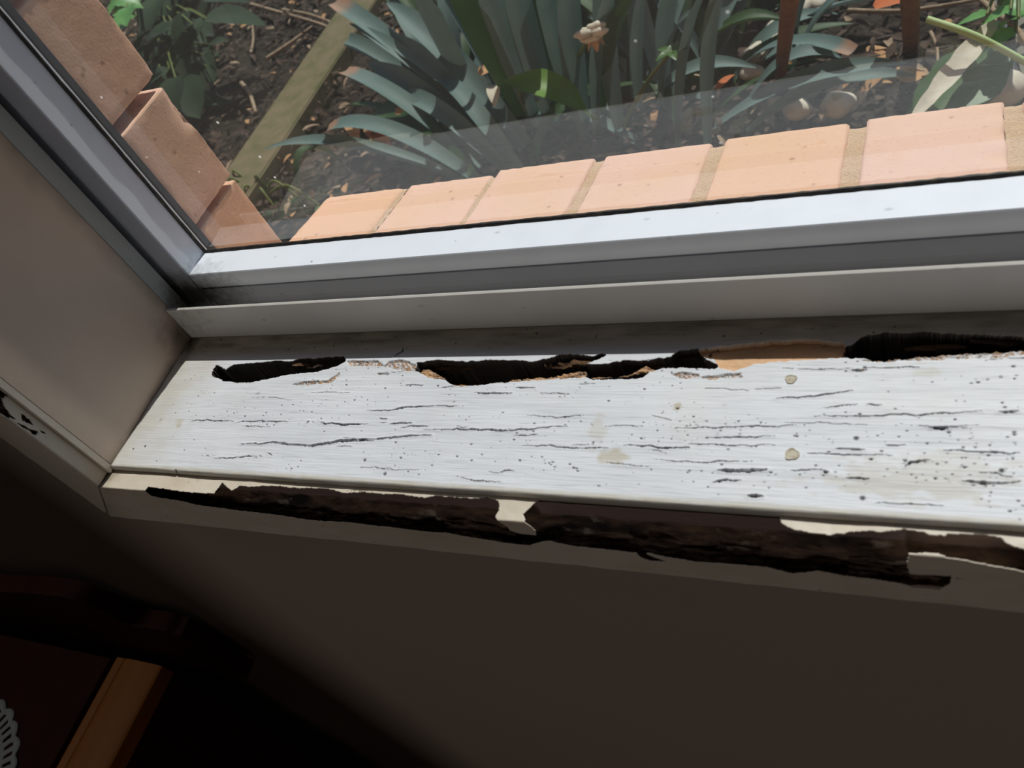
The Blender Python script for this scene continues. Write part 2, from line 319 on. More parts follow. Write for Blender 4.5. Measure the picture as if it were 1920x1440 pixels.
cracks = [(f4([(970, 870), (990, 848), (1060, 845), (1200, 850)]), 2.0), (f4([(1205, 860), (1240, 852), (1330, 848), (1480, 852)]), 2.0),
 (f4([(1240, 968), (1330, 965), (1400, 958), (1500, 968), (1600, 975), (1680, 960), (1780, 948), (1920, 945)])+f5([(450, 705), (580, 702)]), 4.4),
 (f4([(1100, 1040), (1140, 1040), (1270, 1032), (1350, 1030)]), 1.8), (f4([(1370, 1010), (1400, 1025)]), 1.5), (f4([(1630, 855), (1700, 862), (1880, 865)]), 1.6),
 (f4([(1265, 875), (1310, 875)]), 2), (f4([(1575, 862), (1590, 850)]), 3),
 (f5([(240, 575), (350, 577), (450, 560), (600, 553), (740, 553)]), 2.0), (f5([(360, 645), (480, 638)]), 2.2), (f5([(410, 665), (470, 657), (560, 655)]), 1.8),
 (f5([(530, 675), (700, 672), (860, 675), (940, 680), (1040, 675), (1180, 665), (1270, 658)]), 2.6), (f5([(300, 612), (350, 622)]), 1.8),
 (f5([(1030, 758), (1200, 758), (1300, 768), (1400, 768), (1480, 770)]), 1.6), (f5([(1540, 750), (1700, 762), (1900, 765)]), 1.4), (f5([(620, 457), (700, 450)]), 1.6),
 (f5([(790, 486), (880, 490), (990, 482)]), 3.0), (f5([(1010, 455), (1110, 460)]), 2), (f5([(700, 912), (800, 937), (940, 945)]), 1.2), (f5([(0, 642), (140, 648), (250, 645)]), 1.5),
 (f5([(430, 250), (425, 275), (395, 288), (382, 303)]), 3.0), (f5([(1000, 700), (1130, 702)]), 1.2), (f5([(440, 445), (530, 445)]), 1.6), (f5([(300, 640), (340, 640)]), 1.2),
 (f6([(350, 880), (440, 889), (540, 882), (590, 880)]), 4.6), (f6([(315, 945), (340, 935), (460, 934)]), 2.4), (f6([(1310, 857), (1340, 840), (1440, 835)]), 3.0),
 (f6([(1600, 940), (1750, 945), (1840, 948), (1900, 942)]), 4.0), (f6([(840, 607), (1100, 602), (1400, 595), (1700, 582)]), 1.6), (f6([(1790, 582), (1890, 575)]), 3.0),
 (f6([(640, 515), (700, 508), (860, 495), (1040, 475)]), 2), (f6([(1440, 668), (1530, 668)]), 4.4), (f6([(1500, 783), (1580, 782), (1700, 790), (1900, 796)]), 1.8),
 (f6([(120, 665), (400, 662), (600, 655), (760, 650)]), 1.4), (f6([(280, 715), (460, 710), (640, 707)]), 1.7), (f6([(0, 765), (200, 768)]), 1.5), (f6([(1200, 757), (1310, 755)]), 1.5),
 (f6([(950, 770), (1100, 777)]), 1.8), (f6([(500, 1013), (575, 1018)]), 3), (f6([(1030, 368), (1100, 366)]), 3), (f6([(700, 880), (840, 882), (920, 884)]), 1.3), (f6([(885, 893), (915, 893)]), 4),
 (f6([(1000, 920), (1130, 925)]), 1.5), (f6([(1100, 355), (1260, 352), (1420, 347)]), 1.3), (f6([(0, 600), (110, 628)]), 1), (f6([(1100, 540), (1180, 545)]), 1.6), (f6([(880, 560), (1060, 545)]), 1.2),
 (f6([(180, 745), (420, 755), (640, 752)]), 1.2), (f6([(0, 830), (240, 842), (520, 835)]), 1.1), (f6([(1160, 1050), (1500, 1062)]), 1.1)]
for _ in range(34):     # hairline checks along the grain
    cx, cy = 0.08+RNG.random()*0.46, 0.005+RNG.random()*0.08; L = 0.008+RNG.random()*0.03
    cracks.append(([(cx, cy), (cx+L/2, cy+RNG.normal()*.0005), (cx+L, cy+RNG.normal()*.0008)], -0.7-RNG.random()*0.5))
for pl, w in cracks:
    pl = toxy(pl) if w > 0 else pl; w = abs(w)*0.00034
    x0, x1 = min(p[0] for p in pl)-.006, max(p[0] for p in pl)+.006; y0, y1 = min(p[1] for p in pl)-.006, max(p[1] for p in pl)+.006
    i0, i1 = np.searchsorted(xs, [x0, x1]); j0, j1 = np.searchsorted(ys, [y0, y1]); sl_ = (slice(i0, i1), slice(j0, j1))
    if i1-i0 < 2 or j1-j0 < 2: continue
    D, T = seg_dist(WX[sl_], WY[sl_], pl); hw = 0.5*w*(0.12+0.88*np.sin(np.pi*np.clip(T, .02, .98))**.8)+0.00003
    k = np.clip((hw-D)/0.00012+0.5, 0, 1)
    Hh[sl_] -= k*min(0.0035, 1.6*w+0.0004); dark[sl_] = np.maximum(dark[sl_], k*0.98)
    Hh[sl_] += np.clip(1-D/0.0022, 0, 1)**2*min(0.0005, 0.3*w)*(1-k)
# rotted-through hollows
h1 = f4([(1090, 600), (1112, 562), (1160, 588), (1200, 560), (1330, 550), (1420, 540), (1480, 545), (1540, 528), (1620, 525), (1700, 520), (1770, 517), (1775, 540), (1735, 565), (1640, 590), (1540, 600), (1460, 610), (1380, 630), (1290, 648), (1210, 650), (1150, 640), (1135, 628), (1090, 618)])
h2 = f5([(485, 370), (500, 330), (600, 318), (760, 325), (880, 318), (1000, 318), (1100, 325), (1180, 305), (1250, 285), (1340, 290), (1400, 298), (1450, 285), (1470, 290), (1420, 310), (1360, 335), (1450, 338), (1560, 320), (1680, 318), (1800, 300), (1850, 265), (1920, 262)]) \
   + f6([(240, 258), (262, 300), (340, 345), (330, 358), (180, 352), (100, 352), (0, 350)]) + f5([(1700, 365), (1660, 402), (1560, 412), (1400, 410), (1370, 400), (1250, 405), (1180, 412), (1100, 405), (1000, 405), (900, 430), (820, 445), (690, 448), (660, 418), (560, 402), (520, 380)])
h3 = f6([(990, 300), (985, 275), (1000, 255), (1050, 225), (1110, 190), (1200, 178), (1400, 175), (1600, 183), (1750, 190), (1920, 200), (2400, 205), (2500, 250), (1920, 262), (1750, 275), (1500, 290), (1350, 300), (1170, 318), (1070, 300), (1040, 302)])
ledges = [f5([(640, 405), (700, 432), (900, 425), (1000, 400), (1100, 395), (1200, 382), (1290, 360), (1365, 355), (1360, 402), (1180, 414), (900, 433), (820, 447), (690, 450), (650, 418)]),
          f5([(1370, 398), (1420, 380), (1500, 388), (1600, 365), (1660, 330), (1700, 342), (1760, 355), (1700, 372), (1640, 372), (1600, 380), (1500, 392)]),
          f5([(510, 345), (560, 350), (640, 400), (560, 400), (500, 375)])]
frass = [f5([(140, 318), (300, 318), (330, 345), (150, 348)]), f5([(320, 350), (360, 320), (430, 315), (490, 340), (488, 372), (430, 372), (370, 358)]), f6([(105, 385), (160, 375), (250, 385), (255, 405), (170, 412)]), f6([(262, 405), (300, 395), (400, 388), (465, 380), (472, 400), (400, 408), (300, 415)]),
         f6([(1070, 316), (1170, 312), (1350, 296), (1500, 284), (1750, 270), (1920, 258), (2100, 255), (2100, 285), (1920, 290), (1800, 300), (1600, 305), (1450, 312), (1250, 320), (1170, 326)]), f4([(1500, 660), (1560, 645), (1680, 640), (1740, 600), (1750, 612), (1700, 655), (1560, 665)]), f6([(1060, 372), (1110, 355), (1115, 366), (1080, 376)]), f5([(300, 380), (360, 384), (350, 392), (300, 388)])]
tanpoly = f6([(240, 258), (330, 250), (450, 240), (520, 228), (780, 208), (990, 225), (1005, 250), (990, 302), (860, 310), (700, 320), (520, 336), (430, 372), (345, 352), (330, 310), (262, 300)])
JX = X+0.0011*fbm(X*260, Y*260, 41)+0.0005*fbm(X*900, Y*900, 43); JY = Y+0.0007*fbm(X*300, Y*300, 51)+0.0004*fbm(X*900, Y*900, 53)
rag = fbm(X*180, Y*420, 61); gran = fbm(X*900, Y*900, 63, 3)
def zone(poly, wx=JX, wy=JY):
    p = toxy(poly); z = np.zeros(X.shape, bool); x0, x1 = min(a[0] for a in p)-.003, max(a[0] for a in p)+.003
    i0, i1 = np.searchsorted(xs, [x0, x1]); z[i0:i1] = inpoly(wx[i0:i1], wy[i0:i1], p); return z
for p in (h1, h2, h3):
    z = zone(p); Hh[z] = (-0.026+0.003*rag)[z]; bare[z] = 0.9; dark[z] = np.clip(0.93+0.1*rag, 0.3, 1)[z]  # near-black colour deepens the shade inside the hollows
z = zone(h3); Hh[z] = (-0.03+0.001*rag)[z]; dark[z] = 0.97
for p in ledges:
    z = zone(p); Hh[z] = (-0.0028+0.0018*rag+0.0007*gran)[z]; bare[z] = 1; dark[z] = np.clip(-gran*1.6-0.4, 0, 1)[z]; tan[z] = np.clip(0.3+rag, 0, .6)[z]
for p in frass:
    z = zone(p); Hh[z] = (-0.0010+0.0009*gran)[z]; bare[z] = np.clip(0.55+1.5*gran, 0, 1)[z]; tan[z] = 0.25*bare[z]; dark[z] = np.clip(gran*-2-0.7, 0, 0.9)[z]
z = zone(tanpoly); Hh[z] = (-0.0030+0.0003*rag)[z]; bare[z] = 0; tan[z] = (0.95+0.05*rag)[z]; dark[z] = np.clip(fbm(X*200, Y*300, 71)-0.45, 0, 1)[z]
def dil(m_, k):
    r = m_.copy()
    for a_ in range(1, k+1):
        r[:, a_:] |= m_[:, :-a_]; r[:, :-a_] |= m_[:, a_:]; r[a_:] |= m_[:-a_]; r[:-a_] |= m_[a_:]
    return r
deep = Hh < -0.012; rim = dil(deep, 1) & ~deep; dark[rim] = np.maximum(dark[rim], .97); bare[rim] = .8; Hh[rim & (bare > 0)] -= 0.0005
# stains, brown tints, and painted shade along the front edge
def blob(u, v, rx, ry, k, seed):
    cx, cy = at(u, v, 2, 0)[:2]; q = np.hypot((X-cx)/rx, (Y-cy)/ry)+0.9*fbm(X*150, Y*260, seed, 5)+0.3*fbm(X*40, Y*700, seed+3)
    return np.clip((1-q)*1.8, 0, 1)*k
for a in ((335, 793, .006, .0035, .7, 1), (1152, 856, .008, .0045, .75, 2), (1118, 810, .006, .010, .35, 4), (1270, 761, .002, .0025, .9, 5), (1680, 905, .040, .009, .45, 6), (1760, 880, .035, .009, .35, 8), (1740, 697, .006, .004, .35, 7)):
    stain_shade = np.maximum(stain_shade, blob(*a))
stain_shade = np.maximum(stain_shade, np.clip(0.75-X/0.012+0.3*fbm(X*90, Y*60, 17), 0, 1)*0.9)
stain_shade = np.maximum(stain_shade, np.clip(0.75-X/0.07+0.3*fbm(X*60, Y*60, 11), 0, 1)*0.85)  # brown tint, strongest at the jamb and fading to the right
stain_shade = np.maximum(stain_shade, np.clip((Y-0.086)/0.010, 0, 1)*0.85)
grime_shade = np.maximum(np.clip(1.15-np.hypot(X/0.014, (Y-YB)/0.022)+0.5*fbm(X*150, Y*150, 12), 0, 1), np.clip(0.9-(YB-Y)/0.0012, 0, 1)*0.8)
grime_shade = np.maximum(grime_shade, np.clip(0.8-X/0.0012+0.4*fbm(X*200, Y*80, 13), 0, 1)*0.8)
stain_shade = np.maximum(stain_shade, np.clip(1.3-Y/0.0022, 0, 1)*0.95*(0.7+0.3*rag))  # front edge browned: dirt tint plus painted-in shade of the groove
grime_shade = np.maximum(grime_shade, np.clip((Y-0.088)/0.012, 0, 1)*np.clip(0.25+0.5*fbm(X*50, Y*200, 19), 0, .8)); dark = np.maximum(dark, np.clip((Y-0.090)/0.006, 0, 1)*np.clip(fbm(X*330, Y*330, 23, 2)*5-2.6, 0, .75))
# rounded front edge running down to the quirk
t = np.clip(-(Y-0.0003)/0.0015, 0, 1); Z = Hh-0.0012*t**2
Pg = np.stack([X, Y, Z], -1)
fr = np.stack([np.stack([xs, np.full_like(xs, -0.0013), np.full_like(xs, z)], -1) for z in (-0.032, -0.012, -0.0062)], 1)
Pg = np.concatenate([fr, Pg], 1)
pad = lambda a, v=None: np.concatenate([np.repeat(a[:, :1], 3, 1) if v is None else np.full((a.shape[0], 3), v), a], 1)
me = grid_mesh('window_sill', Pg, None, {'stain_shade': pad(stain_shade, 1.0), 'grime_shade': pad(grime_shade, 0.55), 'bare': pad(bare), 'dark': pad(dark), 'tan': pad(tan)})  # front face rows carry the same painted groove shade
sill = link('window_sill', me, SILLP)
tag(sill, 'white painted timber window sill, cracked and rotted through in long holes along its back', 'window sill')
for u, v, r in ((1483, 711, .0026), (1485, 852, .0031)):
    c = at(u, v, 2, 0.0); bm = bmesh.new(); vs = []
    for k in range(20): a = k*math.tau/20; rr = r*(1+0.10*math.sin(3*a+u)+0.05*math.sin(5*a)); vs.append(bm.verts.new((c[0]+rr*math.cos(a), c[1]+rr*.95*math.sin(a), 0.00045)))
    lo = [bm.verts.new((v_.co.x*1.0, v_.co.y, -0.001)) for v_ in vs]
    ce = [bm.verts.new((c[0]+(v_.co.x-c[0])*.7, c[1]+(v_.co.y-c[1])*.7, 0.0001)) for v_ in vs]; bm.faces.new(ce)
    for k in range(20): j = (k+1) % 20; bm.faces.new((lo[k], lo[j], vs[j], vs[k])); bm.faces.new((vs[k], vs[j], ce[j], ce[k]))
    bmesh.ops.recalc_face_normals(bm, faces=bm.faces)
    tag(from_bm('nail_hole_plug', bm, PLUG, sill), 'round beige filler plug over a nail')

for k in range(26):      # splinters left standing in the long hollows
    u0 = (820, 1000, 1120, 1240, 690, 500, 1700, 1850)[k % 8]+RNG.random()*90; v0 = (692, 688, 690, 672, 0, 690, 655, 650)[k % 8]
    if not v0: v0 = 684; u0 = 830+RNG.random()*80
    c = at(u0, v0-RNG.random()*12, 2, -0.004); bm = bmesh.new(); L = 0.006+RNG.random()*0.020; w = 0.0005+RNG.random()*0.0011; ps = []
    for i in range(6):
        t_ = i/5; ww = w*math.sin(math.pi*(.12+.76*t_))*(.6+.8*RNG.random()); yy = c[1]+0.0015*t_*(RNG.random()-.5); zz = -0.0055+0.0035*RNG.random()*(k % 2)
        ps.append((bm.verts.new((c[0]+(t_-.5)*L, yy-ww, zz)), bm.verts.new((c[0]+(t_-.5)*L, yy+ww, zz+.0006))))
    for i in range(5): bm.faces.new((ps[i][0], ps[i][1], ps[i+1][1], ps[i+1][0]))
    bmesh.ops.solidify(bm, geom=bm.faces, thickness=0.0007)
    from_bm('wood_splinter', bm, SPLINT if k % 3 else ROT, sill)
# ------------------------------------------------------------------ jamb lining and architraves
def plane_grid(name, axis, val, a0, a1, b0, b1, na, nb, mat, attrs, parent=None):
    A, B = np.meshgrid(np.linspace(a0, a1, na), np.linspace(b0, b1, nb), indexing='ij')
    P = np.stack([np.full_like(A, val), A, B], -1) if axis == 0 else np.stack([A, np.full_like(A, val), B], -1)
    return link(name, grid_mesh(name, P, None, {k: f(A, B) for k, f in attrs.items()}), mat, parent)
jm = plane_grid('trim_1', 0, 0.0, 0.0, 0.1115, -0.004, WH, 150, 700, JAMB,
    {'grime_shade': lambda a, b: np.maximum(np.maximum(np.clip(1-np.hypot((YB-a)/0.026, b/0.036)+0.4*fbm(a*90, b*90, 3), 0, 1), np.clip(0.75-(0.111-a)/0.016+0.3*fbm(a*90, b*60, 8), 0, 1)*0.6), np.clip(0.6-b/0.011+0.3*fbm(a*150, b*150, 5), 0, 1)*0.75)})
mod = jm.modifiers.new('thick', 'SOLIDIFY'); mod.thickness = 0.02; mod.offset = -1
tag(jm, 'beige painted jamb lining left of the window, grimy in its bottom corner', None, None, 'structure')

# bottom architrave: a thin painted skin with eaten-away openings over a rotted core
YA, ZA, ZB, XA = -0.0140, -0.0044, -0.0462, -0.0350        # front face, top strip, lower edge, outer left edge
sx = np.concatenate([np.linspace(XA, 0.56, 1480), np.linspace(0.57, XR, 40)])
tt = np.concatenate([np.linspace(0, 0.0126, 34), np.linspace(0.0126, 0.0126+0.0415, 104)[1:]])   # unfolded: strip then face
SXg, TT = np.meshgrid(sx, tt, indexing='ij'); top = TT <= 0.01261
PY = np.where(top, -0.0014-TT, YA); PZ = np.where(top, ZA, ZA-(TT-0.0126))
def unf(pts):
    r = []
    for u, v in pts:
        p = at(u, v, 2, ZA)
        if p[1] > YA: r.append((p[0], -0.0014-p[1]))
        else: q = at(u, v, 1, YA); r.append((q[0], 0.0126+(ZA-q[2])))
    return r
def f8(p): return [(180+x*.2708, 820+y*.2708) for x, y in p]
upper1 = f8([(345, 372), (368, 345), (450, 355), (560, 370), (680, 385), (820, 388), (850, 350), (880, 312), (905, 345), (940, 370), (1000, 335), (1100, 345), (1170, 335), (1270, 335), (1350, 350), (1450, 350), (1580, 355), (1700, 370), (1820, 372), (1920, 380)]) \
  + f5([(60, 985), (120, 1000), (220, 995), (300, 1005), (400, 1005), (540, 1025), (600, 1015), (700, 1022), (800, 1030), (860, 1022), (920, 1040), (925, 1070), (905, 1120), (910, 1137), (960, 1170), (980, 1190), (1040, 1205), (1110, 1212), (1105, 1190), (1060, 1150), (1045, 1110), (1085, 1070), (1125, 1036)])
strip_gone = [(1012, 934), (1462, 974)]
upper2 = f6([(668, 1142), (670, 1157), (720, 1180), (740, 1190), (860, 1210), (940, 1215), (1040, 1200), (1150, 1195), (1160, 1205), (1300, 1190), (1400, 1200), (1430, 1215), (1510, 1220), (1520, 1208), (1700, 1215), (1800, 1230), (1815, 1255), (1870, 1280), (1960, 1295), (2050, 1320)])
lower = [(1960, 1080), (1900, 1066), (1840, 1056), (1800, 1048), (1745, 1036), (1702, 1038), (1700, 1058), (1706, 1075), (1783, 1078), (1781, 1092), (1760, 1105)] + f6([(1350, 1480), (1290, 1462), (1150, 1440), (1000, 1422), (860, 1397), (730, 1410), (600, 1377), (400, 1360), (230, 1347), (100, 1327), (0, 1307)]) \
  + f5([(1600, 1305), (1450, 1285), (1280, 1265), (1180, 1242), (1140, 1247), (1080, 1267), (940, 1250), (800, 1230), (640, 1202), (500, 1190), (330, 1170), (150, 1150), (0, 1140)]) \
  + f8([(1920, 608), (1700, 590), (1500, 570), (1300, 542), (1100, 517), (900, 492), (700, 467), (600, 442), (450, 417), (380, 402)])
holeA = unf(upper1)+[(at(*strip_gone[0], 2, ZA)[0], -0.001), (at(*strip_gone[1], 2, ZA)[0]+.0, -0.001)]+unf(upper2)+unf(lower)
WSX = SXg+0.0006*fbm(SXg*400, TT*400, 81); WTT = TT+0.0005*fbm(SXg*400, TT*400, 83)
gone = inpoly(WSX, WTT, holeA)
gone |= inpoly(WSX, WTT, unf(f5([(1610, 1285), (1660, 1290), (1690, 1315), (1790, 1350), (1700, 1345), (1640, 1325)])))
mitre = (SXg < -0.0042-(TT-0.0126)*0.80) & ~top | (SXg < -0.0042) & top
keep = ~(gone | mitre)[:-1, :-1]
PYw = PY-0.0004*fbm(SXg*60, TT*90, 84)*(~top); PZw = PZ+0.0005*fbm(SXg*50, TT*60, 85)*top
edge = fbm(SXg*120, TT*500, 86)
me = grid_mesh('trim_2', np.stack([SXg, PYw, PZw], -1), keep, {'bare': np.zeros_like(SXg), 'grime_shade': np.clip(0.9-np.hypot((SXg+.001)/.012, (TT-.004)/.02)+.5*fbm(SXg*200, TT*300, 4), 0, 1)*0.6})
arch = link('trim_2', me, TRIM); md = arch.modifiers.new('thick', 'SOLIDIFY'); md.thickness = 0.0005; md.offset = -1
tag(arch, 'cream painted architrave under the window, its front eaten away in a long ragged gash', None, None, 'structure')
# the rotted core behind the skin
cx_ = np.concatenate([np.linspace(-0.030, 0.56, 1000), np.linspace(0.57, XR, 30)]); ct = np.linspace(0, 1, 110)
CX, CT = np.meshgrid(cx_, ct, indexing='ij')
rn = fbm(CX*45, CT*4.5, 91, 5); rn2 = fbm(CX*150, CT*16, 95, 4)
cy = -0.0021-0.0005*rn2*0.3-np.clip((CT-0.30)/0.12, 0, 1)*(0.0044+0.0024*rn+0.0012*rn2)-np.clip((CT-0.75)/0.25, 0, 1)*0.0010
cz = -0.0047-CT*0.0402+np.clip((CT-0.30)/0.12, 0, 1)*0.0012*rn2
me = grid_mesh('rotted_core', np.stack([CX, cy, cz], -1), None, {'band': np.clip((0.30-CT)/0.05+0.8*rn2, 0, 1)*0.9}); core = link('rotted_core', me, ROT, arch)
tag(core, 'dark crumbling rotted wood')
# loose splinters of wood and paint standing in the gash
for k in range(46):
    x = 0.05+RNG.random()*0.46; z = -0.020-RNG.random()*0.018; L = 0.006+RNG.random()*0.016; w = 0.0012+RNG.random()*0.002
    bm = bmesh.new(); pts = []
    for i in range(6):
        s_ = i/5; ww = w*math.sin(math.pi*(0.15+0.7*s_))*(0.7+0.6*RNG.random())
        yy = -0.0088-0.0014*RNG.random(); pts.append(((x+s_*L, yy, z+ww-0.12*s_*L), (x+s_*L, yy-0.0005, z-ww-0.12*s_*L)))
    vs = [(bm.verts.new(a), bm.verts.new(b)) for a, b in pts]
    for i in range(5): bm.faces.new((vs[i][0], vs[i][1], vs[i+1][1], vs[i+1][0]))
    bmesh.ops.solidify(bm, geom=bm.faces, thickness=0.0006)
    from_bm('wood_splinter', bm, ROT, arch)
# left architrave: edge strip faces the opening, face towards the room
tz = np.linspace(-0.040, WH, 1100); uu = np.concatenate([np.linspace(0, 0.0100, 26), np.linspace(0.0100, 0.0413+0.0005, 70)[1:]])
TZ, UU = np.meshgrid(tz, uu, indexing='ij'); tp = UU <= 0.0100
LX = np.where(tp, -0.0042+0.0*UU, -0.0042-(UU-0.0100)); LY = np.where(tp, -0.004-UU, YA)
def unl(pts):
    r = []
    for u, v in pts:
        p = at(u, v, 0, -0.0042)
        if p[1] > YA: r.append((p[2], -0.004-p[1]))
        else: q = at(u, v, 1, YA); r.append((q[2], 0.0100-0.0042-q[0]))
    return r
fz = lambda p: [(x/6, 640+y/6) for x, y in p]
LH = [fz([(-160, 470), (-60, 500), (30, 535), (65, 562), (95, 605), (45, 632), (20, 650), (35, 700), (50, 740), (100, 800), (120, 830), (90, 862), (40, 830), (-20, 790), (-160, 700)]),
      fz([(235, 820), (275, 830), (300, 860), (345, 885), (350, 915), (380, 955), (330, 930), (290, 915), (240, 885)]), fz([(190, 915), (260, 940), (330, 985), (385, 1005), (430, 1020), (400, 1055), (365, 1045), (330, 1010), (250, 965)]),
      fz([(445, 1000), (480, 1010), (505, 1030), (515, 1052), (480, 1035), (455, 1020)]), fz([(120, 830), (190, 890), (150, 875), (100, 850)])]
wz = TZ+0.0005*fbm(TZ*400, UU*400, 7); wu = UU+0.0004*fbm(TZ*400, UU*400, 9); gl_ = np.zeros(TZ.shape, bool)
for p in LH: gl_ |= inpoly(wz, wu, unl(p))
mit = ((TZ < -(UU-0.0100)/0.80-0.0042) & ~tp) | ((TZ < -0.0042) & tp)
me = grid_mesh('trim_3', np.stack([LX, LY-0.0003*fbm(TZ*60, UU*90, 3)*(~tp), TZ], -1), ~(gl_ | mit)[:-1, :-1], {'bare': np.zeros_like(TZ), 'grime_shade': np.clip(0.5-UU/0.002+.3*fbm(TZ*60, UU*300, 4), 0, 1)*0.8})
arl = link('trim_3', me, TRIM); md = arl.modifiers.new('thick', 'SOLIDIFY'); md.thickness = 0.0008; md.offset = 1
tag(arl, 'cream painted architrave left of the window with flaked holes', None, None, 'structure')
box('rotted_core', XA+0.002, -0.0065, YA+0.0025, -0.0045, -0.035, WH, ROT, arl)
# quirk between jamb and left architrave
box('bead', -0.0042, 0.0, -0.0040, 0.0002, -0.003, WH, TRIM, jm)

# ------------------------------------------------------------------ aluminium window
win = empty('window_1'); tag(win, 'silver framed sliding window above the rotted timber sill', None, None, 'structure')
def metal_grid(name, axis, val, a0, a1, b0, b1, mat, gf, parent): pass
extrude_profile('window_frame', [(YB, -0.0005), (YB, 0.0286), (YB-0.0004, 0.0290), (YB+0.0009, 0.0294), (YB+0.0019, 0.0288), (YB+0.0016, 0.0030), (0.1700, 0.0030), (0.1700, -0.0120), (YB+0.003, -0.0120)], 0.0003, XR, ALUT, win)['label'] = 'silver track upstand'
box('window_frame', -0.020, -0.0002, 0.1117, 0.1245, -0.002, WH+.02, ALUF, win, 0.0006)
box('window_frame', -0.030, -0.012, 0.1245, 0.172, -0.012, WH+.02, ALUD, win)
box('window_frame', -0.020, 0.004, 0.160, 0.172, -0.012, WH+.02, ALUD, win)
box('window_frame', XR-0.002, XR+0.03, 0.1085, 0.172, -0.012, WH+.02, ALU, win)
box('window_frame', -0.03, XR+0.03, 0.1085, 0.172, WH-0.01, WH+.03, ALU, win)
sash = link('sash', bpy.data.meshes.new('sash'), ALU, win)
bm = bmesh.new(); XS = 0.0145; ZR = 0.038
prof = [(.1320, ZR-.0006), (.1320, .0252), (.1328, .0250), (.1328, .0240), (.1580, .0240), (.1580, ZR-.003), (.1560, ZR), (.1326, ZR)]
a = [bm.verts.new((XS-0.0001, y, z)) for y, z in prof]; b = [bm.verts.new((XR-.01, y, z)) for y, z in prof]
for i in range(len(prof)): bm.faces.new((a[i], a[(i+1) % len(prof)], b[(i+1) % len(prof)], b[i]))
bm.faces.new(a[::-1]); bm.faces.new(b)
bmesh.ops.recalc_face_normals(bm, faces=bm.faces)
bm.to_mesh(sash.data); bm.free(); sash['label'] = 'silver sash bottom rail'
extrude_profile('sash_track_cover', [(.1316, .0238), (.1317, .0130), (.1328, .0080), (.1345, .0030), (.1360, .0006), (.1580, .0006), (.1580, .0239), (.1316, .0239)], XS, XR-.01, ALUM, win)
bm = bmesh.new(); add_box(bm, -0.0110, XS, .1320, .1580, .0060, WH-.012, 0.0005)
from_bm('sash_stile', bm, ALU, win)
box('stile_shade_strip', -0.0110, XS-.0006, .1311, .1319, .0060, WH-.012, ALUM, win); box('interlock', -0.0110, -0.001, .1302, .1311, .0060, WH-.012, ALUM, win)  # strip added in darker metal to paint the stile face's shade
box('sash_stile', XR-.03, XR-.004, .1320, .1580, .0060, WH-.012, ALU, win, 0.0005); box('sash_rail', 0, XR-.01, .1320, .1580, WH-.04, WH-.012, ALU, win, 0.0005)
# rubber gasket, slightly wavy
def gasket(pts, r=0.0013):
    bm = bmesh.new(); n_ = len(pts); prev = None
    for i, p in enumerate(pts):
        p = Vector(p); t_ = (Vector(pts[min(i+1, n_-1)])-Vector(pts[max(i-1, 0)])).normalized(); u_ = t_.cross(Vector((0, 1, 0))).normalized()
        ring = [bm.verts.new(p+r*(math.cos(k*math.tau/6)*u_+math.sin(k*math.tau/6)*Vector((0, 1, 0)))*(0.85+0.3*random.random())) for k in range(6)]
        if prev:
            for k in range(6): bm.faces.new((prev[k], prev[(k+1) % 6], ring[(k+1) % 6], ring[k]))
        prev = ring
    bmesh.ops.recalc_face_normals(bm, faces=bm.faces); return from_bm('gasket', bm, RUBBER, win, True)
gasket([(XS+.0003+i*0.004, 0.1547, ZR+0.0004) for i in range(440)]); gasket([(XS+0.0005, 0.1547, ZR+i*0.01) for i in range(106)])
gp = box('glass_pane', XS-.004, XR-.02, 0.1560, 0.1562, ZR-.006, WH-.03, GLASS, win)
gp['label'] = 'clear slightly dusty glass pane'

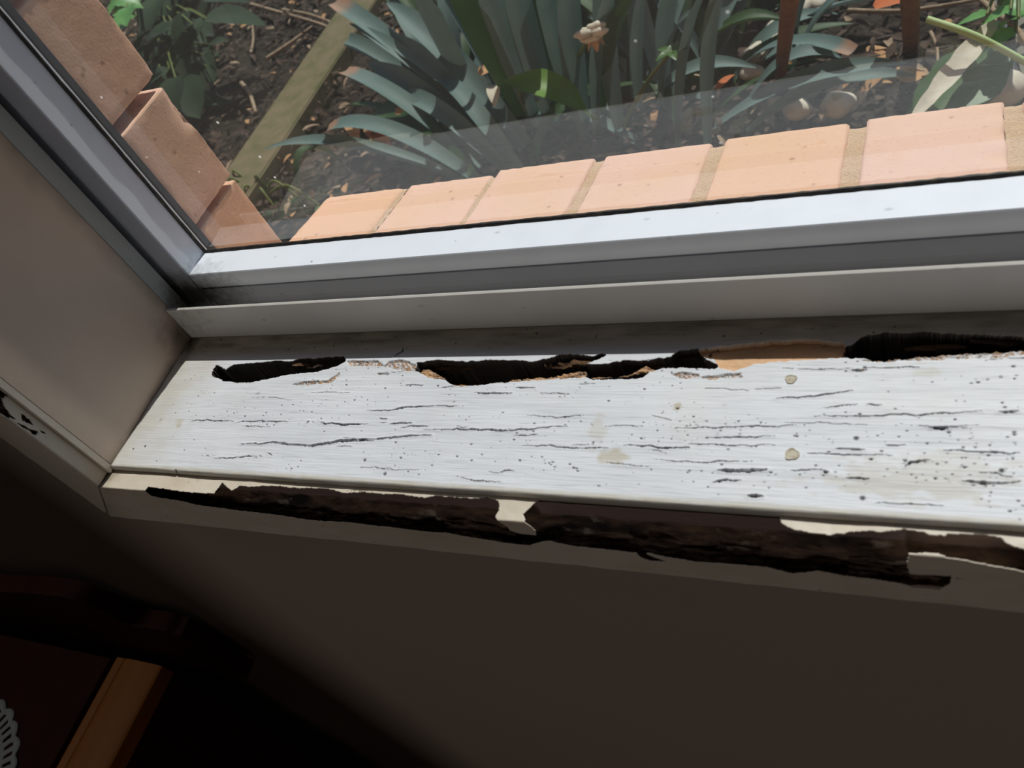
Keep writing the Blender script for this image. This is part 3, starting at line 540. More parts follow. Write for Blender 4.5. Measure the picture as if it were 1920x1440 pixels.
# ------------------------------------------------------------------ brickwork outside
def rough_brick(bm, x0, x1, y0, y1, z0, z1, hue, lay, chl, rnd=0.003, slope=0.0, chips=(), n=None, seed=0):
    """a slightly uneven brick with rounded, chipped arrises"""
    def ticks(a_, b_):
        m_ = max(3, int((b_-a_)/0.005)); return [a_, a_+rnd*.45, a_+rnd]+[a_+rnd+(b_-a_-2*rnd)*q_/m_ for q_ in range(1, m_)]+[b_-rnd, b_-rnd*.45, b_]
    TX, TY, TZ_ = ticks(x0, x1), ticks(y0, y1), ticks(z0, z1); nx_, ny_, nz_ = len(TX)-1, len(TY)-1, len(TZ_)-1
    vmap = {}; rs = np.random.default_rng(seed)
    def V(i, j, k):
        key = (i, j, k)
        if key in vmap: return vmap[key]
        fx, fy, fz_ = i/nx_, j/ny_, k/nz_
        p = np.array([TX[i], TY[j], TZ_[k]]); lo = np.array([x0, y0, z0])+rnd; hi = np.array([x1, y1, z1])-rnd
        c = np.clip(p, lo, hi); d = p-c; L_ = np.linalg.norm(d)
        if L_ > 1e-9 and (np.abs(d) > 1e-9).sum() > 1: p = c+d/L_*rnd
        p = p+rs.normal(size=3)*0.00012
        ed = (i in (0, nx_))+(j in (0, ny_))+(k in (0, nz_))
        ch = 0.0
        if ed >= 2: p = p+(np.array([(x0+x1)/2, (y0+y1)/2, (z0+z1)/2])-p)*0.006*rs.random()
        for cx0, cy0, cz0, r_, dp in chips:
            q = np.linalg.norm(p-np.array([cx0, cy0, cz0]))/r_
            if q < 1: ctr = np.array([(x0+x1)/2, (y0+y1)/2, (z0+z1)/2])-p; p = p+ctr/np.linalg.norm(ctr)*dp*(1-q)*(0.4+0.9*rs.random()); ch = 1-q
        p[2] += slope*(p[1]-0.2245)
        v = bm.verts.new(p); v[lay] = hue; v[chl] = min(1, ch*2); vmap[key] = v; return v
    for k in (0, nz_):
        for i in range(nx_):
            for j in range(ny_): bm.faces.new((V(i, j, k), V(i+1, j, k), V(i+1, j+1, k), V(i, j+1, k)))
    for j in (0, ny_):
        for i in range(nx_):
            for k in range(nz_): bm.faces.new((V(i, j, k), V(i+1, j, k), V(i+1, j, k+1), V(i, j, k+1)))
    for i in (0, nx_):
        for j in range(ny_):
            for k in range(nz_): bm.faces.new((V(i, j, k), V(i, j+1, k), V(i, j+1, k+1), V(i, j, k+1)))
def brick_object(name, bricks, parent=None):
    bm = bmesh.new(); lay = bm.verts.layers.float.new('hue'); chl = bm.verts.layers.float.new('chip')
    for i, b in enumerate(bricks): rough_brick(bm, *b[:7], lay, chl, seed=i, **(b[7] if len(b) > 7 else {}))
    bmesh.ops.recalc_face_normals(bm, faces=bm.faces); return from_bm(name, bm, BRICK, parent, True)
SLB = -0.17; B = []
edges = [(.0075, .0893, .2945, 0), (.0925, .169, .296, .6), (.173, .2525, .300, .75), (.2595, .3375, .301, .85), (.3465, .4255, .303, .25), (.4355, .511, .3045, 1), (.520, .597, .303, .4)]
x = .606
while x < XR: edges.append((x, x+.077, .302, (x*7.3) % 1)); x += .0865
for i, (a, b, yo, h) in enumerate(edges):
    zt = -0.020+[.000, -.001, .0005, 0, .0005, .001, .0][i % 7]; chips = []
    if i == 5: chips = [(b, .268, zt, .012, .0025), (b-.004, .240, zt, .009, .002), (b, .29, zt, .010, .002)]
    if i == 3: chips = [(b, .262, zt, .008, .0012)]
    B.append((a, b, 0.176, yo, zt-0.11, zt, h, dict(slope=SLB, rnd=0.0026 if i else 0.006, chips=chips)))
bs = brick_object('brick_sill', B)
tag(bs, 'sunlit row of orange pink bricks on edge forming the sloping sill outside the glass', 'brick sill')
bm = bmesh.new()
for i in range(len(edges)-1):
    a, b = edges[i][1], edges[i+1][0]; dz = 0.0022 if i > 2 else 0.0020
    P = []
    ys_ = np.linspace(0.176, edges[i][2]-0.004, 30)
    rows = []
    for y in ys_:
        zz = -0.020+SLB*(y-0.2245)-dz+0.0006*random.uniform(-1, 1); rows.append([bm.verts.new((xx, y, zz+random.uniform(-1, 1)*.0003+(0.0005 if j in (0, 3) else 0))) for j, xx in enumerate(np.linspace(a-.0005, b+.0005, 4))])
    rows.append([bm.verts.new((v.co.x, v.co.y+0.0005, -0.13)) for v in rows[-1]])
    for r0, r1 in zip(rows, rows[1:]):
        for k in range(3): bm.faces.new((r0[k], r0[k+1], r1[k+1], r1[k]))
bmesh.ops.recalc_face_normals(bm, faces=bm.faces); from_bm('mortar', bm, MORTAR, bs, True)
# brick pier left of the window: reveal end of the outer wall
C_ = []; z0s = [(-.0350, .0418, .05), (.0472, .1253, .55), (.1333, .2144, .15), (.2237, .301, .6)]
z = .311
while z < WH+.1: z0s.append((z, z+.077, (z*5.1) % 1)); z += .087
z = -.122
while z > -0.75: z0s.append((z, z+.077, (-z*5.7) % 1)); z -= .087
for i, (za, zb, h) in enumerate(z0s):
    ex = [0.0005, 0.0015, -0.0005, 0.001][i % 4]; chips = []
    if i == 1: chips = [(ex, .229, .112, .010, .005), (ex, .229, .100, .010, .004), (ex, .2295, .123, .006, .003)]
    if i == 2: chips = [(ex, .229, .136, .006, .002)]
    L0 = -0.230 if i % 2 else -0.110; yo = .2285+[.001, 0, .0022, .001][i % 4]
    C_.append((L0, ex, 0.172, yo, za, zb, h, dict(chips=chips, rnd=0.0012)))
    xx = L0-.010
    while xx > -1.3: C_.append((xx-.23, xx, 0.172, yo, za, zb, (xx*3.7+i*.37) % 1, dict(rnd=0.0025))); xx -= .24
# keep the mesh light away from the opening
near = [b for b in C_ if b[1] > -0.02]; far = [b for b in C_ if b[1] <= -0.02]
wo = brick_object('wall_outer', near); tag(wo, 'orange brown brick wall end beside the window outside', None, None, 'structure')
bm = bmesh.new()
for b in far: add_box(bm, b[0], b[1], b[2], b[3], b[4], b[5])
bf = from_bm('wall_outer_field', bm, BRICK, wo); bf.name = 'brick_field'
box('mortar', -1.25, -0.020, 0.174, 0.219, -0.75, WH+.1, MORTAR, wo)
box('brick_base', -1.3, XR+1.2, 0.176, 0.262, -0.75, -0.135, BRICK, wo)
wr = box('wall_outer_right', XR+.01, XR+1.2, 0.172, 0.23, -0.14, WH+.1, BRICK); wr.name = 'wall_outer.001'; tag(wr, 'brick wall right of the window outside', None, None, 'structure')

# ------------------------------------------------------------------ room shell
RX0, RX1, RY0, CZ = -1.25, 3.0, -3.2, 1.5
bm = bmesh.new()
add_box(bm, RX0, -0.0205, YW, 0.1110, FZ, CZ); add_box(bm, -0.0205, XR+.02, YW, 0.108, FZ, -0.0325); add_box(bm, XR+.02, RX1, YW, 0.11, FZ, CZ); add_box(bm, -0.0205, XR+.02, YW, 0.11, WH+.02, CZ)
add_box(bm, RX0, -0.03, 0.111, 0.1725, FZ, CZ); add_box(bm, -0.03, XR+.03, 0.111, 0.1755, FZ, -0.0125); add_box(bm, XR+.03, RX1, 0.111, 0.172, FZ, CZ); add_box(bm, -0.03, XR+.03, 0.111, 0.172, WH+.031, CZ)
tag(from_bm('wall_window', bm, WALL), 'beige painted wall under and beside the window', None, None, 'structure')
tag(box('added_light_blocker', RX0, 0.18, -1.02, -0.92, FZ, CZ, PANEL), 'unseen brown blocker added to darken the left of the window wall', None, None, 'structure')  # added out of view to block light and shape the wall's dark fall-off
tag(box('wall_left', RX0-.1, RX0, RY0, YW, FZ, CZ, PANEL), 'brown panelled left wall', None, None, 'structure')
tag(box('wall_right', RX1, RX1+.1, RY0, YW, FZ, CZ, PANEL), 'brown panelled right wall', None, None, 'structure')
tag(box('wall_back', RX0, RX1, RY0-.1, RY0, FZ, CZ, PANEL), 'brown panelled back wall', None, None, 'structure')
tag(box('ceiling', RX0, RX1, RY0, 0.17, CZ, CZ+.1, CEIL), 'pale ceiling', None, None, 'structure')
tag(box('floor', RX0, RX1, RY0, YW, FZ-.1, FZ, CARPET), 'brown carpeted floor', None, None, 'structure')

for nm, bxs, lb in (('fill_frame_back', ((0.62, 0.91, RY0-.001, RY0+.012, -0.05, 0.95),), 'frame of the added fill light in the back wall'), ('fill_frame_side', ((RX0-.001, RX0+.012, -0.24, -0.02, 0.45, 1.15),), 'frame of the added fill light in the left wall')):  # frames set round the two added fill lights
    x0, x1, y0, y1, z0, z1 = bxs[0]; bm = bmesh.new(); h_ = .035
    if x1-x0 > .1: [add_box(bm, *b_) for b_ in ((x0-h_, x1+h_, y0, y1+.01, z0-h_, z0), (x0-h_, x1+h_, y0, y1+.01, z1, z1+h_), (x0-h_, x0, y0, y1+.01, z0, z1), (x1, x1+h_, y0, y1+.01, z0, z1))]
    else: [add_box(bm, *b_) for b_ in ((x0, x1+.01, y0-h_, y1+h_, z0-h_, z0), (x0, x1+.01, y0-h_, y1+h_, z1, z1+h_), (x0, x1+.01, y0-h_, y0, z0, z1), (x0, x1+.01, y1, y1+h_, z0, z1))]
    tag(from_bm(nm, bm, TRIM), lb, None, None, 'structure')
# ------------------------------------------------------------------ sideboard in the dark corner
sb = empty('sideboard'); tag(sb, 'dark brown wooden sideboard with an orange wood edge rail in the bottom left corner', 'sideboard')
ZT = -0.335; SX1 = -0.2336; SXL = -0.95; SY0, SY1 = -0.47, -0.030
box('side_panel', SX1-.020, SX1, SY0+.01, SY1-.010, FZ+.05, ZT-.004, DWOOD, sb, 0.001)
box('side_panel', SXL, SXL+.02, SY0+.01, SY1-.010, FZ+.05, ZT-.004, DWOOD, sb, 0.001)
box('top_panel', SXL+.02, -0.3115, SY0+.01, SY1-.012, ZT-.018, ZT-.0015, DWOOD, sb, 0.001)
box('recess', -0.3125, -0.302, SY0+.01, SY1-.012, ZT-.018, ZT-.012, BWOOD, sb)
def rail(name, x0, x1, zt, h, mat, r=0.4):
    w = x1-x0; pr = []
    for k in range(13): a = math.pi*k/12; pr.append(((x0+x1)/2-math.cos(a)*w/2, zt-h*0.0-(1-math.sin(a)**r)*h))
    bm = bmesh.new(); ring = []
    for y in (SY0, SY1-.010): ring.append([bm.verts.new((px, y, pz)) for px, pz in pr]+[bm.verts.new((x1, y, zt-.020)), bm.verts.new((x0, y, zt-.020))])
    n_ = len(ring[0])
    for k in range(n_): bm.faces.new((ring[0][k], ring[0][(k+1) % n_], ring[1][(k+1) % n_], ring[1][k]))
    bm.faces.new(ring[0][::-1]); bm.faces.new(ring[1]); bmesh.ops.recalc_face_normals(bm, faces=bm.faces); return from_bm(name, bm, mat, sb, False)
rail('edge_rail', -0.288, SX1+.002, ZT+.004, 0.006, OWOOD)['label'] = 'orange polished edge rail'
rail('bead', -0.302, -0.289, ZT+.001, 0.003, OWOOD)
# curved crest board along the back
cr = [(at(u, v, 1, -0.030)[0], at(u, v, 1, -0.030)[2]) for u, v in ((337, 1193), (325, 1190), (300, 1182), (240, 1170), (190, 1145), (140, 1125), (100, 1117), (50, 1112), (0, 1110))]
cr = sorted(cr, key=lambda p: -p[0]); cx2 = [p[0] for p in cr]
ca = SXL; zc = cr[-1][1]; crs = smooth_path([(p[0], 0, p[1]) for p in cr], 8); pts = [(cr[0][0], ZT-.02)]+[(p.x, p.z) for p in crs]+[(ca+.25, zc+.004), (ca+.12, zc-.012), (ca, ZT+.03), (ca, ZT-.02)]
bm = bmesh.new(); f_ = [bm.verts.new((x, -0.030, z)) for x, z in pts]; k_ = [bm.verts.new((x, -0.012, z)) for x, z in pts]
bm.faces.new(f_); bm.faces.new(k_[::-1])
for i in range(len(pts)): j = (i+1) % len(pts); bm.faces.new((f_[i], k_[i], k_[j], f_[j]))
bmesh.ops.recalc_face_normals(bm, faces=bm.faces); from_bm('crest_board', bm, DWOOD, sb)
box('front_panel', SXL+.02, SX1-.02, SY0+.012, SY0+.03, FZ+.05, ZT-.018, DWOOD, sb)
for x_, y_ in ((SXL+.01, SY0+.02), (SX1-.045, SY0+.02), (SXL+.01, SY1-.055), (SX1-.045, SY1-.055)): box('leg', x_, x_+.035, y_, y_+.035, FZ, FZ+.05, DWOOD, sb, 0.002)
# lace doily lying on the top panel
dc = (-0.452, -0.215); R0 = 0.105; nr, na = 34, 300; keepf = np.ones((na-1+1, nr-1), bool)
AN, RR = np.meshgrid(np.linspace(0, math.tau, na+1), np.linspace(0.02, 1, nr), indexing='ij')
scal = 1+0.045*np.abs(np.sin(AN*15))*RR**6
PX = dc[0]+R0*RR*scal*np.cos(AN); PYd = dc[1]+R0*RR*scal*np.sin(AN)
hol = ((RR > .84) & (RR < .93) & (np.sin(AN*60) > .35)) | ((RR > .66) & (RR < .77) & (np.sin(AN*30) > .45)) | ((RR > .5) & (RR < .6) & (np.sin(AN*24+1) > .3)) | ((RR > .25) & (RR < .4) & (np.sin(AN*12) > .3))
dm = grid_mesh('lace_doily', np.stack([PX, PYd, ZT-.0015+.0012+0.0006*np.sin(AN*15)*RR], -1), ~hol[:-1, :-1])
do = link('lace_doily', dm, LACE); q = do.modifiers.new('t', 'SOLIDIFY'); q.thickness = 0.0006; q.offset = 1
tag(do, 'white crocheted lace doily lying on the dark sideboard top', 'doily')

# ------------------------------------------------------------------ garden
GZ = -0.45
gx, gy = np.meshgrid(np.linspace(-5, 4, 420), np.concatenate([np.linspace(0.262, 3, 260), np.linspace(3.1, 9, 40)]), indexing='ij')
gh = 0.022*fbm(gx*3, gy*3, 5)+0.010*fbm(gx*18, gy*18, 15)+0.06*np.exp(-((gx+1.2)**2+(gy-1.15)**2)/0.05)
tag(link('ground', grid_mesh('ground', np.stack([gx, gy, GZ+gh], -1)), SOIL), 'dark garden soil with leaf litter', None, None, 'structure')
def gpt(u, v, dz=0.0): p = at(u, v, 2, GZ+dz); return Vector(p)
def tube(pts, r, n_=7, taper=1.0):
    bm = bmesh.new(); prev = None; N = len(pts); up = Vector((0.3, 0.2, 1)).normalized()
    for i, p in enumerate(pts):
        p = Vector(p); t_ = (Vector(pts[min(i+1, N-1)])-Vector(pts[max(i-1, 0)])).normalized(); a = t_.cross(up).normalized(); b = t_.cross(a)
        rr = (r[i] if isinstance(r, list) else r*(1-(1-taper)*i/(N-1)))
        ring = [bm.verts.new(p+rr*(math.cos(k*math.tau/n_)*a+math.sin(k*math.tau/n_)*b)) for k in range(n_)]
        if prev:
            for k in range(n_): bm.faces.new((prev[k], prev[(k+1) % n_], ring[(k+1) % n_], ring[k]))
        else: bm.faces.new(ring[::-1])
        prev = ring
    bm.faces.new(prev); bmesh.ops.recalc_face_normals(bm, faces=bm.faces); return bm
# timber edging board
pl = gpt(455, 332, .03); pr_ = gpt(600, 60, .03)
bm = bmesh.new(); add_box(bm, -0.055, 0.055, -0.30, 0.9, -0.05, 0.03, 0.004)
for v in bm.verts: v.co += Vector((random.uniform(-1, 1), 0, random.uniform(-1, 1)))*.003
e = from_bm('garden_edging', bm, PLANK); a0 = gpt(450, 330, .02); b0 = gpt(612, 90, .02); e.location = (a0.x+.04, a0.y, GZ+.012); dv = b0-a0; e.rotation_euler.z = math.atan2(dv.y, dv.x)-math.pi/2
tag(e, 'mossy brown timber edging board lying in the soil beyond the brick pier', 'garden edging')

class Leaves:
    def __init__(s): s.V = []; s.F = []; s.tip = []; s.mid = []
    def strap(s, base, ctrl, tip, w, blunt=False, brown=False, twist=0.0):
        base, ctrl, tip = Vector(base), Vector(ctrl), Vector(tip); n_ = 16; o = len(s.V)
        for i in range(n_+1):
            t_ = i/n_; p = base*(1-t_)**2+ctrl*2*t_*(1-t_)+tip*t_*t_; d = ((ctrl-base)*(1-t_)+(tip-ctrl)*t_).normalized()
            side = d.cross(Vector((0, 0, 1)))
            side = side.normalized() if side.length > 1e-3 else Vector((1, 0, 0))
            nrm = side.cross(d).normalized()
            side = (side*math.cos(twist*t_)+nrm*math.sin(twist*t_)); nrm = side.cross(d).normalized()
            ww = w*(0.55+0.45*min(1, t_*3)); ww *= (1 if blunt else min(1, max(0.02, (1-t_)*3.2)**.7))
            if blunt and i == n_: ww *= .8
            for k, (a_, c_) in enumerate(((-1, .30), (-.5, .07), (0, 0), (.5, .07), (1, .30))):
                s.V.append(p+side*ww*.5*a_+nrm*ww*.5*c_); s.tip.append(1.0 if (brown and t_ > .93) else 0.0); s.mid.append(0.35 if k == 2 else 0)
        for i in range(n_):
            for k in range(4): q = o+i*5+k; s.F.append((q, q+1, q+6, q+5))
    def blade(s, p, d, up, L, w, curl=0.25, lobes=0.0):
        p, d = Vector(p), Vector(d).normalized(); side = d.cross(Vector(up)).normalized(); nrm = side.cross(d); n_ = 12; o = len(s.V)
        for i in range(n_+1):
            t_ = i/n_; c = p+d*L*t_-nrm*curl*L*t_*t_; ww = w*(math.sin(math.pi*min(1, t_*.96+.04)**.75)**.8)*(1+lobes*math.sin(t_*26))
            for k, a_ in enumerate((-1, -.5, 0, .5, 1)): s.V.append(c+side*ww*.5*a_+nrm*abs(a_)*ww*.12); s.tip.append(0.0); s.mid.append(0.3 if k == 2 else 0)
        for i in range(n_):
            for k in range(4): q = o+i*5+k; s.F.append((q, q+1, q+6, q+5))
    def build(s, name, mat, parent=None):
        me = raw_mesh(name, [tuple(v) for v in s.V], s.F)
        for k, a_ in (('tip', s.tip), ('mid', s.mid)): t_ = me.attributes.new(k, 'FLOAT', 'POINT'); t_.data.foreach_set('value', a_)
        me.polygons.foreach_set('use_smooth', [True]*len(me.polygons)); return link(name, me, mat, parent)
# strap-leaved clump A (left) and B (right); each main leaf: (tip px, tip height), (root px), width, blunt brown tip
A = [((628, 4), .22, (960, 285), .034, 1), ((655, 44), .20, (950, 275), .026, 0), ((652, 74), .16, (920, 260), .030, 0), ((645, 134), .16, (905, 310), .034, 1), ((612, 246), .14, (905, 345), .034, 1), ((495, 281), .12, (900, 352), .023, 0),
     ((690, 118), .14, (930, 300), .040, 0), ((725, 5), .22, (985, 270), .040, 0), ((768, -40), .30, (905, 230), .042, 0), ((815, -50), .30, (960, 230), .036, 0), ((700, 60), .18, (980, 280), .034, 0), ((905, -60), .36, (1010, 240), .036, 0),
     ((740, 180), .10, (960, 330), .030, 0), ((820, 150), .12, (980, 330), .030, 0), ((960, -70), .34, (1040, 240), .042, 0)]
Bb = [((1082, -90), .36, (1100, 250), .044, 0), ((1150, -60), .30, (1165, 240), .040, 0), ((1195, -60), .34, (1120, 250), .026, 0), ((1290, -30), .26, (1250, 160), .032, 0), ((1345, -40), .28, (1275, 290), .038, 0), ((1300, 20), .20, (1240, 200), .026, 0),
      ((1370, -60), .3, (1330, 270), .030, 0), ((1655, -15), .14, (1480, 150), .036, 0), ((1600, 97), .12, (1390, 125), .022, 1), ((1580, 110), .10, (1390, 220), .026, 0), ((1700, 118), .10, (1340, 240), .030, 0), ((1715, 142), .07, (1400, 250), .028, 0),
      ((1560, -40), .12, (1490, 100), .026, 0), ((1230, -60), .3, (1200, 200), .026, 0), ((1020, -80), .35, (1090, 230), .038, 0)]
def clump(name, spec, crowns, label, extra, seed, dirs, group):
    rs = random.Random(seed); root = empty(name); tag(root, label, 'plant', group)
    LA, LB = Leaves(), Leaves()
    for (tu, tv), th, (bu, bv), w, br in spec:
        tip = gpt(tu, tv, th); base = gpt(bu, bv, 0.03); c = base.lerp(tip, .5)+Vector((0, 0, .05+.06*rs.random()))
        LA.strap(base, c, tip, w, blunt=bool(br) or rs.random() < .2, brown=bool(br), twist=rs.uniform(-.5, .5))
    for k in range(extra):
        c0 = Vector(rs.choice(crowns)); an = rs.uniform(*dirs); L_ = rs.uniform(.28, .55); h_ = rs.uniform(.02, .28)
        b0_ = c0+Vector((rs.gauss(0, .04), rs.gauss(0, .04), 0)); tp_ = b0_+Vector((math.cos(an)*L_, math.sin(an)*L_, h_)); ct_ = b0_.lerp(tp_, .45)+Vector((0, 0, rs.uniform(.06, .16)))
        (LB if rs.random() < .42 else LA).strap(b0_, ct_, tp_, rs.uniform(.022, .038), blunt=rs.random() < .15, brown=rs.random() < .15, twist=rs.uniform(-.9, .9))
    for k in range(extra//2):       # short low leaves close over the soil at the crown
        c0 = Vector(rs.choice(crowns)); an = rs.uniform(-3.1, 3.1); L_ = rs.uniform(.14, .26); b0_ = c0+Vector((rs.gauss(0, .09), rs.gauss(-.03, .06), 0)); b0_.y = max(b0_.y, .72)
        tp_ = b0_+Vector((math.cos(an)*L_, abs(math.sin(an))*L_*.8-.04, rs.uniform(.0, .10))); (LB if rs.random() < .7 else LA).strap(b0_, b0_.lerp(tp_, .45)+Vector((0, 0, rs.uniform(.03, .09))), tp_, rs.uniform(.022, .034), twist=rs.uniform(-.9, .9))
    LA.build('foliage', GLAUC, root); LB.build('foliage', DKLEAF, root); return root
cA = clump('strap_leaf_plant', A, [(-.22, .93, GZ), (-.16, 1.02, GZ), (-.28, 1.1, GZ), (-.12, 1.2, GZ)], 'large clump of blue grey strap leaves fanning left towards the timber edging', 80, 3, (0.9, 2.5), None)
cB = clump('strap_leaf_plant', Bb, [(.02, .98, GZ), (.10, 1.02, GZ), (.05, 1.15, GZ), (.16, 1.2, GZ), (-.06, 1.3, GZ)], 'clump of grey green strap leaves left of and behind the red brown stake', 110, 9, (0.95, 2.6), None)
# dark green broad strap leaves standing in the clump
LD = Leaves()
for (tu, tv), th, (bu, bv), w in (((850, -60), .36, (985, 215), .060), ((1000, -70), .3, (1050, 215), .045), ((1245, -40), .32, (1130, 215), .034), ((700, 215), .05, (880, 330), .05), ((640, 300), .03, (560, 345), .03)):
    tip = gpt(tu, tv, th); base = gpt(bu, bv, .05); LD.strap(base, base.lerp(tip, .5)+Vector((0, 0, .10)), tip, w, twist=.2)
LD.build('foliage', DKLEAF, cB)
# bright arching leaf
LG = Leaves(); t1 = gpt(944, 153, .17); b1 = gpt(1112, 224, .10); LG.strap(b1, gpt(1040, 148, .19), t1, .052)
gr = empty('seedling'); LG.build('leaf', LIME, gr); from_bm('stem', tube(smooth_path([gpt(985, 235, 0), gpt(985, 205, .06), gpt(975, 175, .14)]), .003), GSTEM, gr, True)
tag(gr, 'bright green arching leaf on a thin stem in front of the strap leaves', 'plant')
# spent flower stalk
fs = empty('flower_stalk'); tag(fs, 'dry brown flower head on a green stalk among the strap leaves', 'flower stalk')
top_ = gpt(1110, 62, .26); from_bm('stalk', tube(smooth_path([gpt(1035, 175, .03), gpt(1075, 120, .15), top_]), .0045, taper=.7), GSTEM, fs, True)
bm = bmesh.new()
for k in range(6):
    q_ = bmesh.ops.create_icosphere(bm, subdivisions=2, radius=.008)['verts']; off = Vector((math.cos(k)*.010, math.sin(k*1.7)*.006, .006*math.sin(k*2.3)))
    for v in q_: v.co = Vector((v.co.x*1.5, v.co.y*.8, v.co.z*.7))*(1+.15*math.sin(v.co.x*900+k))+off+top_
from_bm('flower_head', bm, STONE, fs, True)
LH_ = Leaves()
for k in range(5): a_ = k*1.26; LH_.blade(top_-Vector((0, 0, .006)), (math.cos(a_)*.6, math.sin(a_)*.6, -.4), (0, 0, 1), .018, .010, .3)
LH_.build('sepals', DRYLEAF, fs)
fs2 = empty('flower_stalk'); tag(fs2, 'thin green stalk with a withered tip leaning right of the arching leaf', 'flower stalk')
from_bm('stalk', tube(smooth_path([gpt(1165, 245, .02), gpt(1210, 160, .10), gpt(1258, 98, .20)]), .0035, taper=.7), GSTEM, fs2, True)
LH_ = Leaves(); [LH_.blade(gpt(1258, 98, .20), (math.cos(k*1.3), math.sin(k*1.3), .4), (0, 0, 1), .022, .012, .4) for k in range(5)]; LH_.build('flower_head', MIDBROAD, fs2)
# stakes
def stake(u0, v0, u1, v1, h, w, label):
    b_ = gpt(u0, v0, 0); t_ = Vector(at(u1, v1, 2, GZ+h)); bm = tube([b_-Vector((0, 0, .04)), b_, b_.lerp(t_, .3), b_.lerp(t_, .6), b_.lerp(t_, 1.6)], [w*.8, w*.82, w*.95, w, w*1.05], 10)
    return tag(from_bm('garden_stake', bm, STAKE, None, True), label, 'garden stake')
stake(1462, 152, 1484, -20, .34, .0088, 'red brown wooden stake standing between the strap leaves and the white pebbles')
stake(1708, 96, 1706, -30, .20, .0115, 'dark red brown wooden stake standing right, in front of bare soil')
# broad-leaved shrubs top left
def shrub(name, label, spots, mat, L, w, seed, lob=.05, base=None):
    rs = random.Random(seed); r_ = empty(name); tag(r_, label, 'plant'); lv = Leaves(); c0 = gpt(*(base or spots[0][:2]), 0); stems = []
    for u, v, h_ in spots:
        p = gpt(u, v, h_); lv.blade(p, (rs.uniform(-1, 1), rs.uniform(-1, .4), rs.uniform(-.3, .2)), (0, 0, 1), L*rs.uniform(.7, 1.2), w*rs.uniform(.7, 1.2), rs.uniform(.1, .4), lob); stems.append(p)
    bm = bmesh.new()
    for p in stems:
        t_ = tube(smooth_path([c0, c0.lerp(p, .6)+Vector((0, 0, .04)), p]), .0035, 5, .5); me_ = bpy.data.meshes.new('x'); t_.to_mesh(me_); t_.free(); bm.from_mesh(me_); bpy.data.meshes.remove(me_)
    lv.build('foliage', mat, r_); from_bm('stem', bm, GSTEM, r_, True); return r_
rs = random.Random(4)
shrub('broad_leaf_shrub', 'bright green jagged leaved plant beside the brick pier at top left', [(215, 6, .30), (238, 14, .30), (255, 30, .28), (230, -14, .3), (262, 4, .26), (250, -30, .3), (208, -20, .3)], BROAD, .075, .05, 2, .18, (300, 10))
shrub('broad_leaf_shrub', 'dark green shrub in shade behind the brick pier', [(rs.uniform(285, 395), rs.uniform(-80, 60), rs.uniform(.08, .20)) for k in range(46)]+[(rs.uniform(285, 335), rs.uniform(20, 160), rs.uniform(.05, .16)) for k in range(24)], DARKBROAD, .11, .085, 5, .04, (340, 60))
shrub('broad_leaf_shrub', 'low dark green ground cover left of the mulch', [(rs.uniform(290, 400), rs.uniform(60, 200), rs.uniform(.01, .07)) for k in range(46)], DARKBROAD, .07, .04, 6, .05, (350, 160))
shrub('small_leafy_plant', 'small bright green leafed seedling at the top right corner', [(1850, 28, .12), (1875, 10, .12), (1895, 18, .13), (1910, 34, .12), (1905, 60, .10), (1880, -10, .12)], BROAD, .045, .034, 8, .1, (1900, 60))
shrub('broad_leaf_weed', 'low green plant against the bricks below the timber edging', [(440, 338, .02), (500, 352, .02), (560, 370, .03), (470, 385, .02), (520, 395, .02), (430, 360, .02), (600, 385, .02)], MIDBROAD, .11, .035, 12, .05, (500, 370))
# large folded green leaf at right with pale underside
LL = Leaves(); p0 = gpt(1872, 88, .07); LL.blade(p0, gpt(1745, 228, .05)-p0, (0.3, -.1, 1), .19, .085, .0, .05)
bl = LL.build('fallen_green_leaf', MIDBROAD); tag(bl, 'large dull green leaf lying against the bricks at right', 'leaf')
LL = Leaves(); p0 = gpt(1868, 38, .10); LL.blade(p0, gpt(1788, 132, .09)-p0, (0.3, 0, 1), .19, .026, .0, .1)
tag(LL.build('fallen_pale_leaf', STONE), 'pale dry curled leaf edge above the large green leaf', 'leaf')
# stems and hose
tag(from_bm('weed_stem', tube(smooth_path([gpt(1738, 36, .14), gpt(1830, 68, .12), gpt(1925, 118, .08)]), .0042), STEM, None, True), 'pale green cut stem lying diagonally at top right', 'stem')
tag(from_bm('garden_hose', tube(smooth_path([gpt(1885, -40, .015), gpt(1887, 60, .015), gpt(1897, 140, .015), gpt(1925, 178, .015)]), .0105, 10), HOSE, None, True), 'black rubber hose lying on the concrete at top right', 'hose')
tag(from_bm('twig', tube(smooth_path([gpt(1855, -20, .04), gpt(1868, 60, .035), gpt(1883, 150, .03)]), .004, 6, .8), TWIG, None, True), 'long pale twig lying beside the black hose', 'twig')
tag(from_bm('twig', tube(smooth_path([gpt(1835, -5, .05), gpt(1865, 22, .05), gpt(1905, 52, .05), gpt(1930, 90, .05)]), .0038, 6, .8), TWIG, None, True), 'bent pale twig under the bright green seedling', 'twig')
pv = box('concrete_slab', gpt(1860, 100).x, 1.6, .30, 1.5, GZ-.05, GZ+.004+.01, PAVER, None, .004); tag(pv, 'grey concrete slab under the black hose', 'concrete slab')
pv2 = box('concrete_slab', gpt(560, 420).x, gpt(700, 330).x, .34, .62, GZ-.04, GZ+.012, PAVER, None, .004); tag(pv2, 'dark grey slab edge beside the bricks left, under the strap leaves', 'concrete slab')
